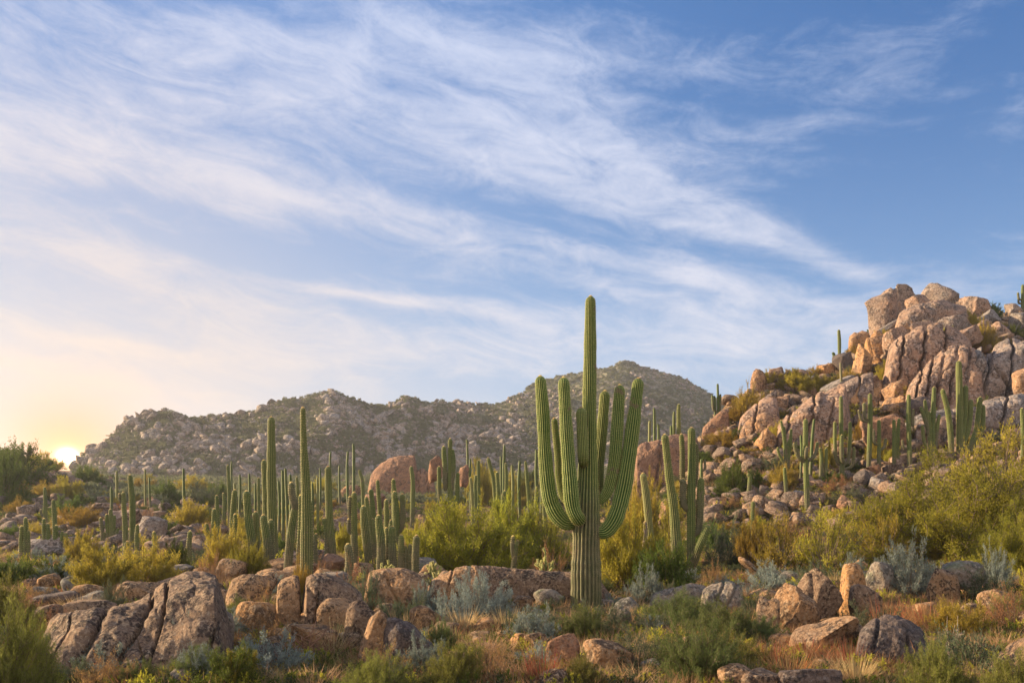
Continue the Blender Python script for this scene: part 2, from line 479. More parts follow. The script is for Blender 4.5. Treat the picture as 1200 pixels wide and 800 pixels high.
def ground_height(X, Y):
    D = np.maximum(np.hypot(X, Y) * 0 + np.maximum(Y, 0.35 * np.abs(X)), 2.)
    pc = np.clip(600 + F * X / D, -600, 1800)
    lD = np.log(D); lg = np.log(GD)
    cols = np.array([np.interp(lD, lg, Ztab[k]) for k in range(len(GC))])
    idx = np.clip(np.searchsorted(GC, pc) - 1, 0, len(GC) - 2)
    t = (pc - GC[idx]) / (GC[idx + 1] - GC[idx]); t = t * t * (3 - 2 * t)
    n = np.arange(len(pc))
    z = cols[idx, n] * (1 - t) + cols[idx + 1, n] * t
    P = np.stack([X, Y, X * 0], -1)
    z = z + .10 * fbm(P / 2.2, 3, 3) + .035 * fbm(P / .5, 3, 8) + np.clip((D - 30) / 60, 0, 1) * .7 * fbm(P / 14., 3, 21)
    return z


def build_ground():
    th = np.concatenate([np.linspace(-180, -50, 40, endpoint=False), np.linspace(-50, 50, 620, endpoint=False), np.linspace(50, 180, 40, endpoint=False)])
    th = np.radians(th)
    r = np.concatenate([[0.05], np.geomspace(2, 1500, 420)])
    T, R = np.meshgrid(th, r)
    X = (R * np.sin(T)).ravel(); Y = (R * np.cos(T)).ravel()
    Z = ground_height(X, Y)
    V = np.stack([X, Y, Z], -1); Fq = grid_faces(len(th), len(r), True)
    add_terr('ground', V, Fq)
    link('desert_ground', mesh('desert_ground', V, Fq[:, ::-1], M['soil'], smooth=True), kind='structure')


build_ground()


def landform(name, px0, px1, n, base, ridge, tback, rows, prof, disp, mats, seed=0):
    """base/ridge: lists of (px, D, py); rows up the slope then down behind"""
    u = np.linspace(px0, px1, n)
    bD = np.interp(u, [b[0] for b in base], [b[1] for b in base]); bp = np.interp(u, [b[0] for b in base], [b[2] for b in base])
    rD = np.interp(u, [b[0] for b in ridge], [b[1] for b in ridge]); rp = np.interp(u, [b[0] for b in ridge], [b[2] for b in ridge])
    zb = (HZ - bp) / F * bD; zr = (HZ - rp) / F * rD
    t = np.concatenate([np.linspace(-.12, 1, rows), np.linspace(1, 1 + tback, rows // 4 + 2)[1:]])
    T, U = np.meshgrid(t, u, indexing='ij')
    D = bD + (rD - bD) * T
    tt = np.clip(T, 0, 1)
    Z = zb + (zr - zb) * prof(tt)
    Z = np.where(T < 0, zb + (zr - zb) * T * 1.0, Z)
    Z = np.where(T > 1, zr - (zr - zb) * (T - 1) * .9, Z)
    X = (U - 600) / F * D; Y = D
    X, Y, Z, T = X.ravel(), Y.ravel(), Z.ravel(), T.ravel()
    dz = disp(X, Y, Z, T)
    Z = Z + dz
    V = np.stack([X, Y, Z], -1); Fq = grid_faces(n, len(t))
    add_terr(name, V, Fq)
    return link(name, mesh(name, V, Fq, mats, smooth=False), kind='structure')


def bumps(X, Y, size, seed, amp, thr=.35):
    d, R, dx, dy, e = cells(X, Y, size, seed)
    k = np.clip((R - thr) / (1 - thr), 0, 1)
    return amp * k * np.sqrt(np.clip(1 - (d / .72) ** 2, 0, 1)) + amp * .5 * k * (dx * (R * 7 % 1 - .5) + dy * (R * 13 % 1 - .5))


def dist_warp(X, Y, s, a, seed):
    P = np.stack([X, Y, X * 0], -1) / s
    return X + a * vnoise(P, seed), Y + a * vnoise(P + 31.7, seed + 1)


def blocks(X, Y, size, seed, amp, thr=.3):
    """flat topped tilted blocks divided by crevices"""
    d, R, dx, dy, e = cells(X * .8 + Y * .35, Y - X * .3, size, seed)
    k = np.clip((R - thr) / (1 - thr), 0, 1) ** .7
    return k * amp * (.6 + .9 * (dx * (R * 7 % 1 - .3) + dy * (R * 13 % 1 - .5)) - .7 * np.exp(-(e / .09) ** 2))


def hill_disp(X, Y, Z, T):
    wx, wy = dist_warp(X, Y, 4, 1.3, 2)
    P = np.stack([X, Y, Z], -1)
    e = np.clip(T * 6, 0, 1)
    mask = np.clip(.75 + .8 * fbm(P / 17, 3, 5), .1, 1.3)
    return e * mask * (blocks(wx, wy, 9., 1, 2.4, .45) + blocks(wx, wy, 4.4, 2, 1.5, .35) + blocks(wx, wy, 2.1, 3, .8, .3) + bumps(wx, wy, 1.0, 4, .3, .3)) + .5 * fbm(P / 9, 4, 9) * e - .5 * (1 - e)


HB = [(700, 62, 618), (760, 56, 612), (820, 50, 612), (900, 46, 618), (1000, 42, 622), (1200, 38, 622), (1700, 34, 620)]
HR = [(700, 64, 612), (770, 68, 580), (795, 70, 556), (820, 74, 524), (850, 80, 493), (880, 86, 463), (920, 93, 449), (960, 100, 443), (990, 106, 424),
      (1020, 112, 400), (1060, 116, 380), (1110, 120, 366), (1160, 120, 367), (1200, 120, 367), (1350, 122, 350), (1700, 125, 345)]
landform('rocky_hill', 700, 1500, 860, HB, HR, .5, 420, lambda t: .5 * t + .5 * t ** 1.25, hill_disp, M['hillface'])


def mt_disp(X, Y, Z, T):
    wx, wy = dist_warp(X, Y, 22, 6, 12)
    P = np.stack([X, Y, Z], -1)
    e = np.clip(T * 4, 0, 1)
    rough = np.clip(.8 + 1.0 * fbm(P / 45, 3, 15), .15, 1.5)
    edge = np.clip((1.25 - T) * 6, 0, 1)
    return e * edge * (rough * (blocks(wx, wy, 24, 11, 4.5, .5) + blocks(wx, wy, 9, 12, 2.4, .4) + bumps(wx, wy, 4.5, 13, 1.3, .3) + bumps(wx, wy, 2.4, 14, .8, .3))
                       + 6 * fbm(P / 60, 4, 19)) - 3 * (1 - e)


MB = [(20, 215, 570), (100, 225, 566), (250, 250, 562), (385, 270, 560), (500, 280, 558), (600, 290, 556), (730, 320, 552), (860, 330, 556), (1150, 330, 575)]
MR = [(20, 285, 592), (80, 290, 572), (98, 292, 546), (130, 300, 516), (153, 305, 500), (193, 312, 490), (213, 318, 497), (257, 330, 488), (293, 342, 484), (333, 355, 471), (353, 362, 470),
      (385, 372, 461), (413, 380, 472), (433, 388, 481), (453, 395, 480), (475, 402, 470), (499, 420, 476), (524, 440, 480), (548, 455, 477), (566, 470, 474), (580, 480, 471), (615, 510, 461),
      (650, 545, 446), (681, 565, 438), (713, 580, 428), (734, 585, 426), (755, 585, 432), (790, 580, 444), (818, 575, 458), (842, 570, 471), (860, 565, 480), (950, 540, 520), (1150, 500, 570)]
landform('granite_mountain', 20, 1150, 1150, MB, MR, .4, 300, lambda t: .35 * t + .65 * t ** .85, mt_disp, M['mountsoil'])


def left_disp(X, Y, Z, T):
    P = np.stack([X, Y, Z], -1); e = np.clip(T * 5, 0, 1)
    return e * (bumps(X, Y, 5, 31, .8, .5) + bumps(X, Y, 2.2, 32, .4, .4) + .8 * fbm(P / 12, 3, 33)) - .6 * (1 - e)


landform('low_hill', -700, 150, 260, [(-700, 70, 612), (0, 76, 606), (80, 84, 600), (150, 100, 588)],
         [(-700, 120, 515), (-100, 120, 522), (0, 122, 536), (40, 124, 544), (75, 126, 556), (110, 130, 568), (150, 135, 582)], .6, 120, lambda t: t, left_disp, M['hillsoil'])

# ------------------------------------------------------------------ rocks
import bmesh
_ICO = {}


def ico(sub):
    if sub not in _ICO:
        bm = bmesh.new(); bmesh.ops.create_icosphere(bm, subdivisions=sub, radius=1)
        V = np.array([v.co[:] for v in bm.verts]); Fc = np.array([[v.index for v in f.verts] for f in bm.faces]); bm.free()
        V /= np.linalg.norm(V, axis=1)[:, None]
        _ICO[sub] = (V, Fc)
    return _ICO[sub]


def rotm(rx, ry, rz):
    return np.array(Matrix.Rotation(rz, 3, 'Z') @ Matrix.Rotation(ry, 3, 'Y') @ Matrix.Rotation(rx, 3, 'X'))


def hard_rock(seed, sub, asp, tilt, yaw):
    """angular broken block fitted to the box -0.5..0.5"""
    r = np.random.default_rng(seed); V, Fc = ico(sub); P = V.copy() * 1.2
    M3 = rotm(r.uniform(0, .5), r.uniform(0, .5), r.uniform(0, 3))
    ns = [v * s_ for v in M3.T for s_ in (1, -1)] + [q / np.linalg.norm(q) for q in r.normal(size=(7, 3))]
    for i, n in enumerate(ns):
        d = r.uniform(.55, .8) if i < 6 else r.uniform(.62, .95)
        q = P @ n - d
        P = P - np.outer(np.where(q > 0, q, 0), n)
    P = P * (1 + .05 * vnoise(P * 3 + seed, seed))[:, None]
    P = (P * np.array(asp)) @ rotm(0, math.radians(tilt), yaw).T
    lo, hi = P.min(0), P.max(0)
    return (P - (lo + hi) / 2) / (hi - lo), Fc


def rock_verts(seed, sub=4, cuts=7, rough=1., asp=(1, 1, 1), tilt=0., box=.35, crack=(), yaw=0., frac=1., hardness=0.):
    """unit rock fitted to the box -0.5..0.5"""
    r = np.random.default_rng(seed)
    V, Fc = ico(sub); N = V.copy()
    e = 2 + 2.2 * box
    P = N / (np.sum(np.abs(N) ** e, axis=1) ** (1 / e))[:, None]
    for k in range(cuts):
        n = r.normal(size=3); n /= np.linalg.norm(n); d = r.uniform(.5, .88)
        s = P @ n - d
        P = P - np.outer(np.where(s > 0, s * r.uniform(.75, .97), 0), n)
    o = r.uniform(-50, 50, 3)
    if hardness > 0:      # angular: three rough joint sets
        M3 = rotm(r.uniform(-.3, .3), r.uniform(-.3, .3), r.uniform(0, 3))
        for v in M3.T:
            for s_ in (1, -1):
                q = P @ (v * s_) - r.uniform(.52, .78)
                P = P - np.outer(np.where(q > 0, q * hardness, 0), v * s_)
    if sub >= 3 and rough > .8:          # fractured into blocks along joints
        K = 9 + int(r.integers(0, 8)); S = r.normal(size=(K, 3)); S /= np.linalg.norm(S, axis=1)[:, None]
        Q = N + .22 * np.stack([vnoise(N * 2.1 + o + q, seed + q) for q in (0, 7, 13)], -1)
        dd = np.linalg.norm(Q[:, None] - S[None], axis=2); so = np.sort(dd, axis=1)
        am = r.uniform(-1, 1, K)[np.argmin(dd, axis=1)]; e2 = so[:, 1] - so[:, 0]
        blend = np.clip(e2 / .05, 0, 1)
        P = P * (1 + frac * (.085 * am * blend - .075 * np.exp(-(e2 / .035) ** 2)))[:, None]
    P = P * (1 + rough * .16 * fbm(P * 1.1 + o, 2, seed))[:, None]
    for (nx, ny, nz, d, w, dep) in crack:
        n = np.array((nx, ny, nz), float); n /= np.linalg.norm(n)
        s = P @ n - d + .06 * vnoise(P * 2.5 + o, seed + 3) + .02 * vnoise(P * 9 + o, seed + 4)
        P = P * (1 - dep * np.exp(-(s / w) ** 2))[:, None]
    if sub >= 4:
        P = P * (1 + rough * (.050 * fbm(P * 3.2 + o, 3, seed + 5)))[:, None]
        if sub >= 5: P = P * (1 + rough * .016 * fbm(P * 11 + o, 3, seed + 6))[:, None]
    else:
        P = P * (1 + rough * .10 * vnoise(P * 3.0 + o, seed + 5))[:, None]
    P = (P * np.array(asp)) @ rotm(0, 0, yaw).T
    P = P @ rotm(0, math.radians(tilt), 0).T
    lo, hi = P.min(0), P.max(0)
    return (P - (lo + hi) / 2) / (hi - lo), Fc


NAMES = []       # (px, py, phrase) landmarks for labels


def rock(label, x0, x1, ytop, ybot, D=None, mat='rock', seed=None, tilt=0., depth=.8, cuts=7, rough=1., box=.35, crack=(), asp=(1, 1, 1), name='boulder', sub=None,
         cat='boulder', group=None, parent=None, sink=.14, yaw=0., frac=None):
    pc = (x0 + x1) / 2
    h = hit(pc, ybot)
    if h is not None and h[1] < 190: D = h[0].y
    w = (x1 - x0) / F * D; hgt = (ybot - ytop) / F * D
    dep = max(w * depth, hgt * .5)
    Dc = D + dep * .35
    w *= Dc / D; hgt *= Dc / D
    wpx = (x1 - x0)
    if sub is None: sub = 5 if wpx > 45 and D < 40 else (4 if wpx > 14 else 3)
    seed = int(pc * 13 + ytop * 7) % 99991 if seed is None else seed
    V, Fc = rock_verts(seed, sub, cuts, rough, asp, tilt, box, crack, yaw, (.5 if D < 30 else 1.3) if frac is None else frac, .30 if D < 30 else .70)
    full = hgt / (1 - sink)
    top = (HZ - ytop) / F * Dc
    full = max(full, min(top - gz((pc - 600) / F * Dc, Dc) + .12 * hgt, full * 1.7))
    V = V * np.array((w, dep, full))
    loc = Vector(((pc - 600) / F * Dc, Dc, top - full))
    V[:, 2] += full / 2
    me = mesh(name, V, Fc, M[mat], smooth=D < 30)
    if parent is not None:
        return link(name, me, parent, loc - parent.location)
    return link(name, me, None, loc, label=label, category=cat, group=group)


#@@PART2
# ------------------------------------------------------------------ label words for scattered things
SHORT = [  # short landmark names for the labels of scattered things: (px, py, phrase)
    (687, 690, 'the big saguaro foot'), (690, 560, 'the big saguaro trunk'), (740, 520, 'the outer arm of the big saguaro'), (780, 535, 'the brown rock mass'), (793, 600, 'the thick leaning saguaro'), (812, 600, 'the branching saguaro'),
    (855, 560, 'the round green slope shrub'), (840, 492, 'the log-shaped boulder'), (890, 445, 'the pointed skyline block'), (936, 448, 'the round skyline bush'), (983, 410, 'the skyline spire saguaro'), (1034, 360, 'the square crag block'),
    (1090, 365, 'the lens-shaped slab'), (1141, 356, 'the rounded skyline boulder'), (1198, 350, 'the upcurved skyline saguaro'), (950, 482, 'the diagonal pinkish slab'), (945, 540, 'the cheering saguaro'), (921, 520, 'the crouching saguaro'),
    (987, 530, 'the five stemmed spire'), (1018, 510, 'the curled arm saguaro'), (1050, 510, 'the joined pair saguaro'), (1092, 500, 'the clustered hill saguaro'), (1125, 480, 'the six fat stemmed saguaro'), (1105, 440, 'the pink striped slabs'),
    (1165, 430, 'the broad pale slab'), (1180, 455, 'the square brown block'), (1010, 565, 'the diagonal rock row'), (1110, 580, 'the largest tree-bush'), (968, 635, 'the dark stemmed olive brush'), (882, 600, 'the small lone saguaro'),
    (899, 515, 'the orange faced pointed boulder'), (462, 555, 'the red rock dome'), (525, 560, 'the candelabra saguaro'), (550, 620, 'the widest olive bush'), (600, 560, 'the far saguaro line'), (445, 630, 'the barrel shaped saguaro'),
    (416, 620, 'the post-like saguaro'), (388, 600, 'the pale leaning saguaro'), (359, 600, 'the tallest column saguaro'), (320, 560, 'the thick straight saguaro'), (295, 620, 'the leaning saguaro row'), (260, 640, 'the golden brush'),
    (222, 605, 'the orange bush'), (215, 565, 'the lone upright saguaro'), (153, 600, 'the tall straight slope saguaro'), (128, 615, 'the six stemmed thicket'), (65, 630, 'the fingered thicket on the slab'), (28, 635, 'the four fingered saguaro'),
    (78, 545, 'the sunrise notch'), (15, 560, 'the pale armed saguaro'), (53, 590, 'the slim slope saguaro'), (120, 665, 'the largest golden bush'), (220, 720, 'the split outcrop'), (300, 690, 'the round pale boulder'), (390, 700, 'the domed overhang'),
    (475, 750, 'the nearly black boulder'), (465, 680, 'the cream slab'), (530, 680, 'the banded ledge'), (640, 690, 'the saguaro foot stone pair'), (660, 760, 'the red brown boulder'), (715, 770, 'the orange domed boulder'), (820, 760, 'the round green bush'),
    (850, 695, 'the fractured grey ledge'), (930, 710, 'the pyramid boulder'), (958, 700, 'the tall dark boulder'), (1000, 690, 'the bright standing boulder'), (1062, 655, 'the silver grey brush'), (1128, 662, 'the cream capstone'), (1045, 750, 'the grey mound'),
    (1180, 760, 'the sloping corner slab'), (560, 733, 'the egg-shaped stone'), (30, 750, 'the corner bush'), (350, 760, 'the tangled bare bush')]
LABELS = {}
ORD = ['', 'second ', 'third ', 'fourth ', 'fifth ', 'sixth ', 'seventh ', 'eighth ', 'ninth ', 'tenth ']


def auto_label(what, px, py):
    lm = min(SHORT, key=lambda q: (q[0] - px) ** 2 + 1.6 * (q[1] - py) ** 2)
    dx, dy = px - lm[0], py - lm[1]
    if abs(dx) < 10 and abs(dy) < 10: rel = 'right at'
    elif abs(dx) > 1.2 * abs(dy): rel = 'just sunward of' if dx > -24 and dx < 0 else ('sunward of' if dx < 0 else ('just past' if dx < 24 else 'past'))
    else: rel = ('just below' if dy < 16 else 'below') if dy > 0 else ('just above' if dy > -16 else 'above')
    s = f"{what} {rel} {lm[2]}"
    n = LABELS.get(s, 0); LABELS[s] = n + 1
    return s if n == 0 else f"{ORD[min(n, 9)]}{s}"



# ------------------------------------------------------------------ rock formations of the right-hand hill
def rocks(rows, group=None, **kw):
    for r in rows:
        label, x0, x1, yt, yb = r[:5]
        k = dict(kw); k.update(r[5] if len(r) > 5 else {})
        rock(label, x0, x1, yt, yb, group=group, **k)


SLOPE = dict(mat='hill', rough=1.1, cuts=9)
# the crag on top of the hill: big blocks leaning on one another
rocks([
    ('tall square granite block at the sunward end of the hilltop crag', 1015, 1055, 335, 398, dict(D=112, box=.8, seed=4, cuts=8, tilt=6, mat='hill', crack=[(1, 0, .1, .1, .07, .12)])),
    ('narrow upright granite block wedged beside the tall square block of the crag', 1049, 1073, 333, 366, dict(D=114, tilt=12, seed=11, box=.6)),
    ('smooth granite boulder leaning downhill at the very top of the crag', 1079, 1122, 330, 362, dict(D=118, tilt=28, seed=12, cuts=5, asp=(1.5, 1, .8), mat='hill_g')),
    ('small pale cracked block between the upright block and the leaning top boulder', 1060, 1090, 344, 370, dict(D=113, seed=13, tilt=-15)),
    ('rounded brown boulder on the skyline behind the lens-shaped slab', 1124, 1158, 347, 374, dict(D=118, seed=15, cuts=4, box=.1, mat='hill')),
    ('slanted granite wedge below the narrow upright block', 1030, 1062, 354, 384, dict(D=110, seed=16, tilt=-32, asp=(1.7, 1, .7))),
    ('flat pale tilted slab lying across the crag above the orange face', 1014, 1064, 369, 398, dict(D=108, seed=17, tilt=-22, asp=(2.4, 1, .5), box=.7, mat='hill_g')),
    ('block with a bright orange weathered face under the tilted slab', 1014, 1042, 386, 428, dict(D=108, seed=18, box=.6, mat='hill_o')),
    ('upright wedge of granite beside the orange faced block', 1034, 1068, 383, 424, dict(D=107, seed=19, tilt=-18, asp=(.9, 1, 1.3))),
    ('small orange topped boulder at the foot of the sunward edge of the crag', 994, 1017, 388, 420, dict(D=107, seed=20, tilt=-20, mat='hill_o')),
    ('yellowish fin of rock at the sunward foot of the crag', 1000, 1020, 402, 440, dict(D=105, seed=21, tilt=10, asp=(.7, 1, 1.4), mat='hill_o')),
    ('dark brown recessed block under the lens-shaped slab', 1062, 1108, 376, 412, dict(D=110, seed=22, tilt=-12, mat='hill', box=.6)),
    ('grey block tucked between the dark recess and the ridge bushes', 1096, 1130, 370, 398, dict(D=112, seed=23, tilt=14, mat='hill_g')),
    ('dark shaded boulder on the skyline below the crag beside the thin saguaro', 974, 1001, 412, 437, dict(D=103, seed=24, box=.5, mat='rock_dark')),
    ('low reddish boulder on the skyline between the ridge bush and the dark boulder', 958, 978, 425, 441, dict(D=100, seed=25, mat='hill_o')),
    ('wide granite base block under the crag', 1040, 1112, 398, 436, dict(D=104, seed=26, tilt=-14, asp=(1.8, 1, .8), box=.5)),
    ('rough granite shoulder block uphill of the pink striped slabs', 1098, 1150, 382, 420, dict(D=108, seed=27, tilt=-25, asp=(1.8, 1, .8))),
    ('grey rock on the skyline beside the far saguaro with upcurved arms', 1178, 1200, 355, 372, dict(D=118, seed=28, mat='hill_g')),
    ('long smooth dark-topped boulder near the skyline uphill of the yellow ridge bush', 1140, 1176, 362, 384, dict(D=116, seed=29, tilt=-24, asp=(2.2, 1, .8), mat='hill_g')),
    ('round pale boulder near the skyline at the picture edge', 1184, 1216, 366, 396, dict(D=113, seed=30, mat='hill_g', cuts=4)),
    ('mottled boulder downhill of the round pale skyline boulder', 1155, 1186, 376, 398, dict(D=113, seed=33, tilt=-16)),
    ('tilted smooth slab with a dark hollow under its lower end', 1124, 1160, 374, 410, dict(D=109, seed=31, tilt=-40, asp=(1.9, 1, .7), box=.1, mat='hill')),
    ('small black-shadowed boulder under the tilted smooth slab', 1118, 1138, 392, 410, dict(D=106, seed=32, mat='rock_dark')),
    ('long pink striped slab leaning uphill, nearest to the crag', 1068, 1124, 408, 470, dict(D=96, seed=34, tilt=-44, asp=(2.6, 1, .8), box=.4, mat='hill', crack=[(0, .3, 1, 0, .05, .1)])),
    ('second pink striped slab lying alongside the first below the crag', 1086, 1142, 416, 474, dict(D=94, seed=35, tilt=-44, asp=(2.8, 1, .7), box=.4, mat='hill')),
    ('grey ended slab at the uphill side of the striped slabs', 1106, 1152, 406, 468, dict(D=97, seed=36, tilt=-40, asp=(2.4, 1, .9), box=.4, mat='hill_g')),
    ('broad pale slab face glowing below the ridge bushes', 1138, 1196, 404, 456, dict(D=97, seed=37, tilt=-22, asp=(2, 1, 1), box=.6, mat='hill_g', crack=[(1, 0, .6, .1, .04, .1)])),
    ('small triangular red boulder lying on the broad pale slab', 1147, 1168, 432, 449, dict(D=90, seed=38, tilt=-15, mat='hill_o', cuts=12)),
    ('square brown block above the dark ledge near the picture edge', 1166, 1192, 438, 468, dict(D=86, seed=39, box=.8, mat='rock_red')),
    ('orange lit rock wall at the picture edge beside the square brown block', 1188, 1222, 425, 480, dict(D=88, seed=40, box=.7, mat='hill_o')),
    ('dark grey ledge block under the square brown block', 1158, 1194, 464, 486, dict(D=80, seed=41, box=.8, mat='rock_dark')),
    ('flat stepped ledge downhill of the red triangular boulder', 1128, 1168, 452, 474, dict(D=86, seed=42, tilt=-10, asp=(2.4, 1, .6), box=.6)),
    ('pointed rock pile block on the skyline above the yellow slope bush', 879, 900, 431, 460, dict(D=86, seed=44, tilt=12, mat='hill_o')),
    ('reddish skyline boulder between the pointed block and the round ridge bush', 895, 922, 430, 453, dict(D=88, seed=45, tilt=-8)),
    ('round brown boulder standing below the round ridge bush', 940, 958, 449, 468, dict(D=86, seed=47, cuts=4, mat='hill')),
    ('narrow slanted boulder just below the yellow slope bush', 884, 910, 457, 481, dict(D=78, seed=48, tilt=-38, asp=(2, 1, .7))),
    ('pale boulder between the narrow slanted one and the diagonal slab', 900, 926, 463, 486, dict(D=76, seed=49, mat='hill_o')),
    ('pointed boulder with a glowing orange face under the diagonal slab', 886, 912, 502, 527, dict(D=60, seed=50, tilt=20, mat='hill_o', cuts=11)),
    ('purplish sloping boulder behind the forked saguaros at the slab foot', 954, 982, 485, 512, dict(D=66, seed=51, tilt=-28, asp=(1.8, 1, .9))),
    ('smooth reddish boulder behind the saguaros with curled arms', 1004, 1062, 486, 536, dict(D=63, seed=52, tilt=-18, mat='rock_red', cuts=5)),
    ('flat grey boulder behind the long row of hill saguaros', 1056, 1110, 480, 512, dict(D=70, seed=53, mat='hill_g', tilt=-8)),
    ('dark hollowed boulder uphill of the thin pair of hill saguaros', 1062, 1098, 464, 490, dict(D=76, seed=54, mat='rock_dark', tilt=-8)),
    ('tan cracked slab uphill of the curled-arm saguaros', 1028, 1066, 462, 492, dict(D=73, seed=55, mat='hill_o', tilt=-30, asp=(1.8, 1, 1))),
    ('grey sloping boulder behind the big five stemmed saguaro', 1108, 1150, 476, 512, dict(D=68, seed=56, mat='hill_g')),
    ('pale speckled boulder beside the lone saguaro at the picture edge', 1178, 1212, 500, 530, dict(D=56, seed=57, mat='hill')),
    ('pinkish boulder at the slope foot among small saguaros', 926, 952, 470, 490, dict(D=76, seed=58, tilt=-20)),
    ('weathered block halfway up the slope under the thin dead saguaro', 1000, 1032, 440, 462, dict(D=90, seed=59, tilt=-22, asp=(1.7, 1, .8))),
    ('layered grey slab stack downhill of the dark skyline boulder', 962, 1004, 440, 462, dict(D=90, seed=60, tilt=-16, asp=(2.4, 1, .6), box=.6, mat='hill_g')),
    ('tan boulder below the yellow green crag bushes', 1036, 1066, 444, 468, dict(D=86, seed=61, tilt=-20, mat='hill_o')),
], cat='boulder', **SLOPE)

# big rocks of the plain behind the cacti
rocks([
    ('dark red boulder just beyond the cracked red rock', 501, 519, 533, 550, dict(D=100, seed=74, mat='rock_red')),
    ('small red boulder under the tallest distant saguaro clump', 536, 550, 544, 558, dict(D=105, seed=75, mat='rock_red')),
    ('low rubble boulder in front of the red overhanging dome', 398, 424, 568, 588, dict(D=80, seed=76, mat='hill_o')),
    ('flat reddish boulder beside the pale leaning saguaro column', 425, 452, 577, 596, dict(D=76, seed=77, mat='rock_red')),
    ('pale tan boulder between the two saguaro thickets', 386, 418, 604, 626, dict(D=46, seed=78, mat='hill')),
    ('sandy boulder glowing beside the leaning saguaro of the yellow bush', 772, 796, 583, 612, dict(D=50, seed=79, mat='hill_o', cuts=4)),
    ('grey slabby boulder in the rubble below the yoke topped saguaro', 160, 196, 604, 636, dict(D=56, seed=80, mat='hill_g', tilt=20)),
    ('long tan ledge rock in the rubble under the twin tall cacti of the sunrise side', 104, 140, 589, 606, dict(D=62, seed=81, mat='hill', tilt=-5, asp=(2, 1, .6))),
    ('rounded ledge rock behind the short saguaro thicket', 128, 166, 596, 622, dict(D=60, seed=82, mat='hill')),
    ('golden lit boulder on the slope beneath the sunrise', 76, 100, 603, 618, dict(D=66, seed=83, mat='hill_o')),
    ('pale slab beneath the seven stemmed saguaro thicket near the picture edge', 30, 90, 628, 652, dict(D=48, seed=84, mat='hill_g', tilt=-4, asp=(2.2, 1, .5))),
    ('dark boulder at the upper end of the rubble band', 184, 206, 588, 606, dict(D=66, seed=85, mat='rock_dark')),
    ('sandy ledge at the picture edge under the sunlit shrubs', -10, 28, 632, 644, dict(D=50, seed=86, mat='hill_o', asp=(2.5, 1, .6))),
    ('brown boulder of the diagonal rock row at its lowest end', 980, 1001, 579, 602, dict(D=41, seed=87, mat='rock_red', tilt=-20, cuts=5)),
    ('dark boulder second lowest in the diagonal rock row', 985, 1008, 564, 586, dict(D=43, seed=88, mat='rock', tilt=-20)),
    ('shadowed boulder midway along the diagonal rock row', 1000, 1024, 550, 574, dict(D=45, seed=89, mat='rock_dark', tilt=-25)),
    ('reddish boulder high in the diagonal rock row', 1014, 1034, 543, 560, dict(D=47, seed=90, mat='rock_red', tilt=-20)),
    ('purplish boulder topping the diagonal rock row', 1026, 1048, 540, 554, dict(D=48, seed=91, mat='rock')),
    ('pink boulder half hidden by the big green tree-bush', 1044, 1066, 533, 552, dict(D=48, seed=92, mat='hill')),
    ('pale boulder under the purplish end of the rock row', 1020, 1044, 558, 580, dict(D=44, seed=93, mat='hill_g')),
    ('tan boulder at the foot of the forked saguaro', 920, 950, 574, 592, dict(D=44, seed=94, mat='hill_g')),
    ('row of sandy stone beside the forked saguaro foot', 940, 962, 584, 600, dict(D=42, seed=95, mat='hill')),
    ('dark standing stone in the rubble below the orange brush', 889, 902, 568, 584, dict(D=48, seed=96, mat='rock_dark', asp=(.7, 1, 1.2))),
    ('bleached grey slab near the small lone saguaro', 868, 898, 580, 592, dict(D=46, seed=97, mat='hill_g')),
    ('tan fractured slab beside the reddish clearing', 866, 890, 652, 672, dict(D=26.5, seed=98, mat='rock', tilt=25, asp=(2, 1, .5), box=.7)),
    ('dark log-shaped rock under the yellow olive brush', 842, 860, 636, 648, dict(D=30, seed=99, mat='rock_dark', asp=(2, 1, .7))),
    ('pink brown boulder among low herbs uphill of the leaning arm saguaro', 826, 842, 576, 592, dict(D=50, seed=100, mat='hill')),
    ('pink boulder in the rubble next to the rust coloured brush', 824, 848, 590, 606, dict(D=47, seed=101, mat='hill')),
], cat='boulder', rough=1.1, cuts=8)

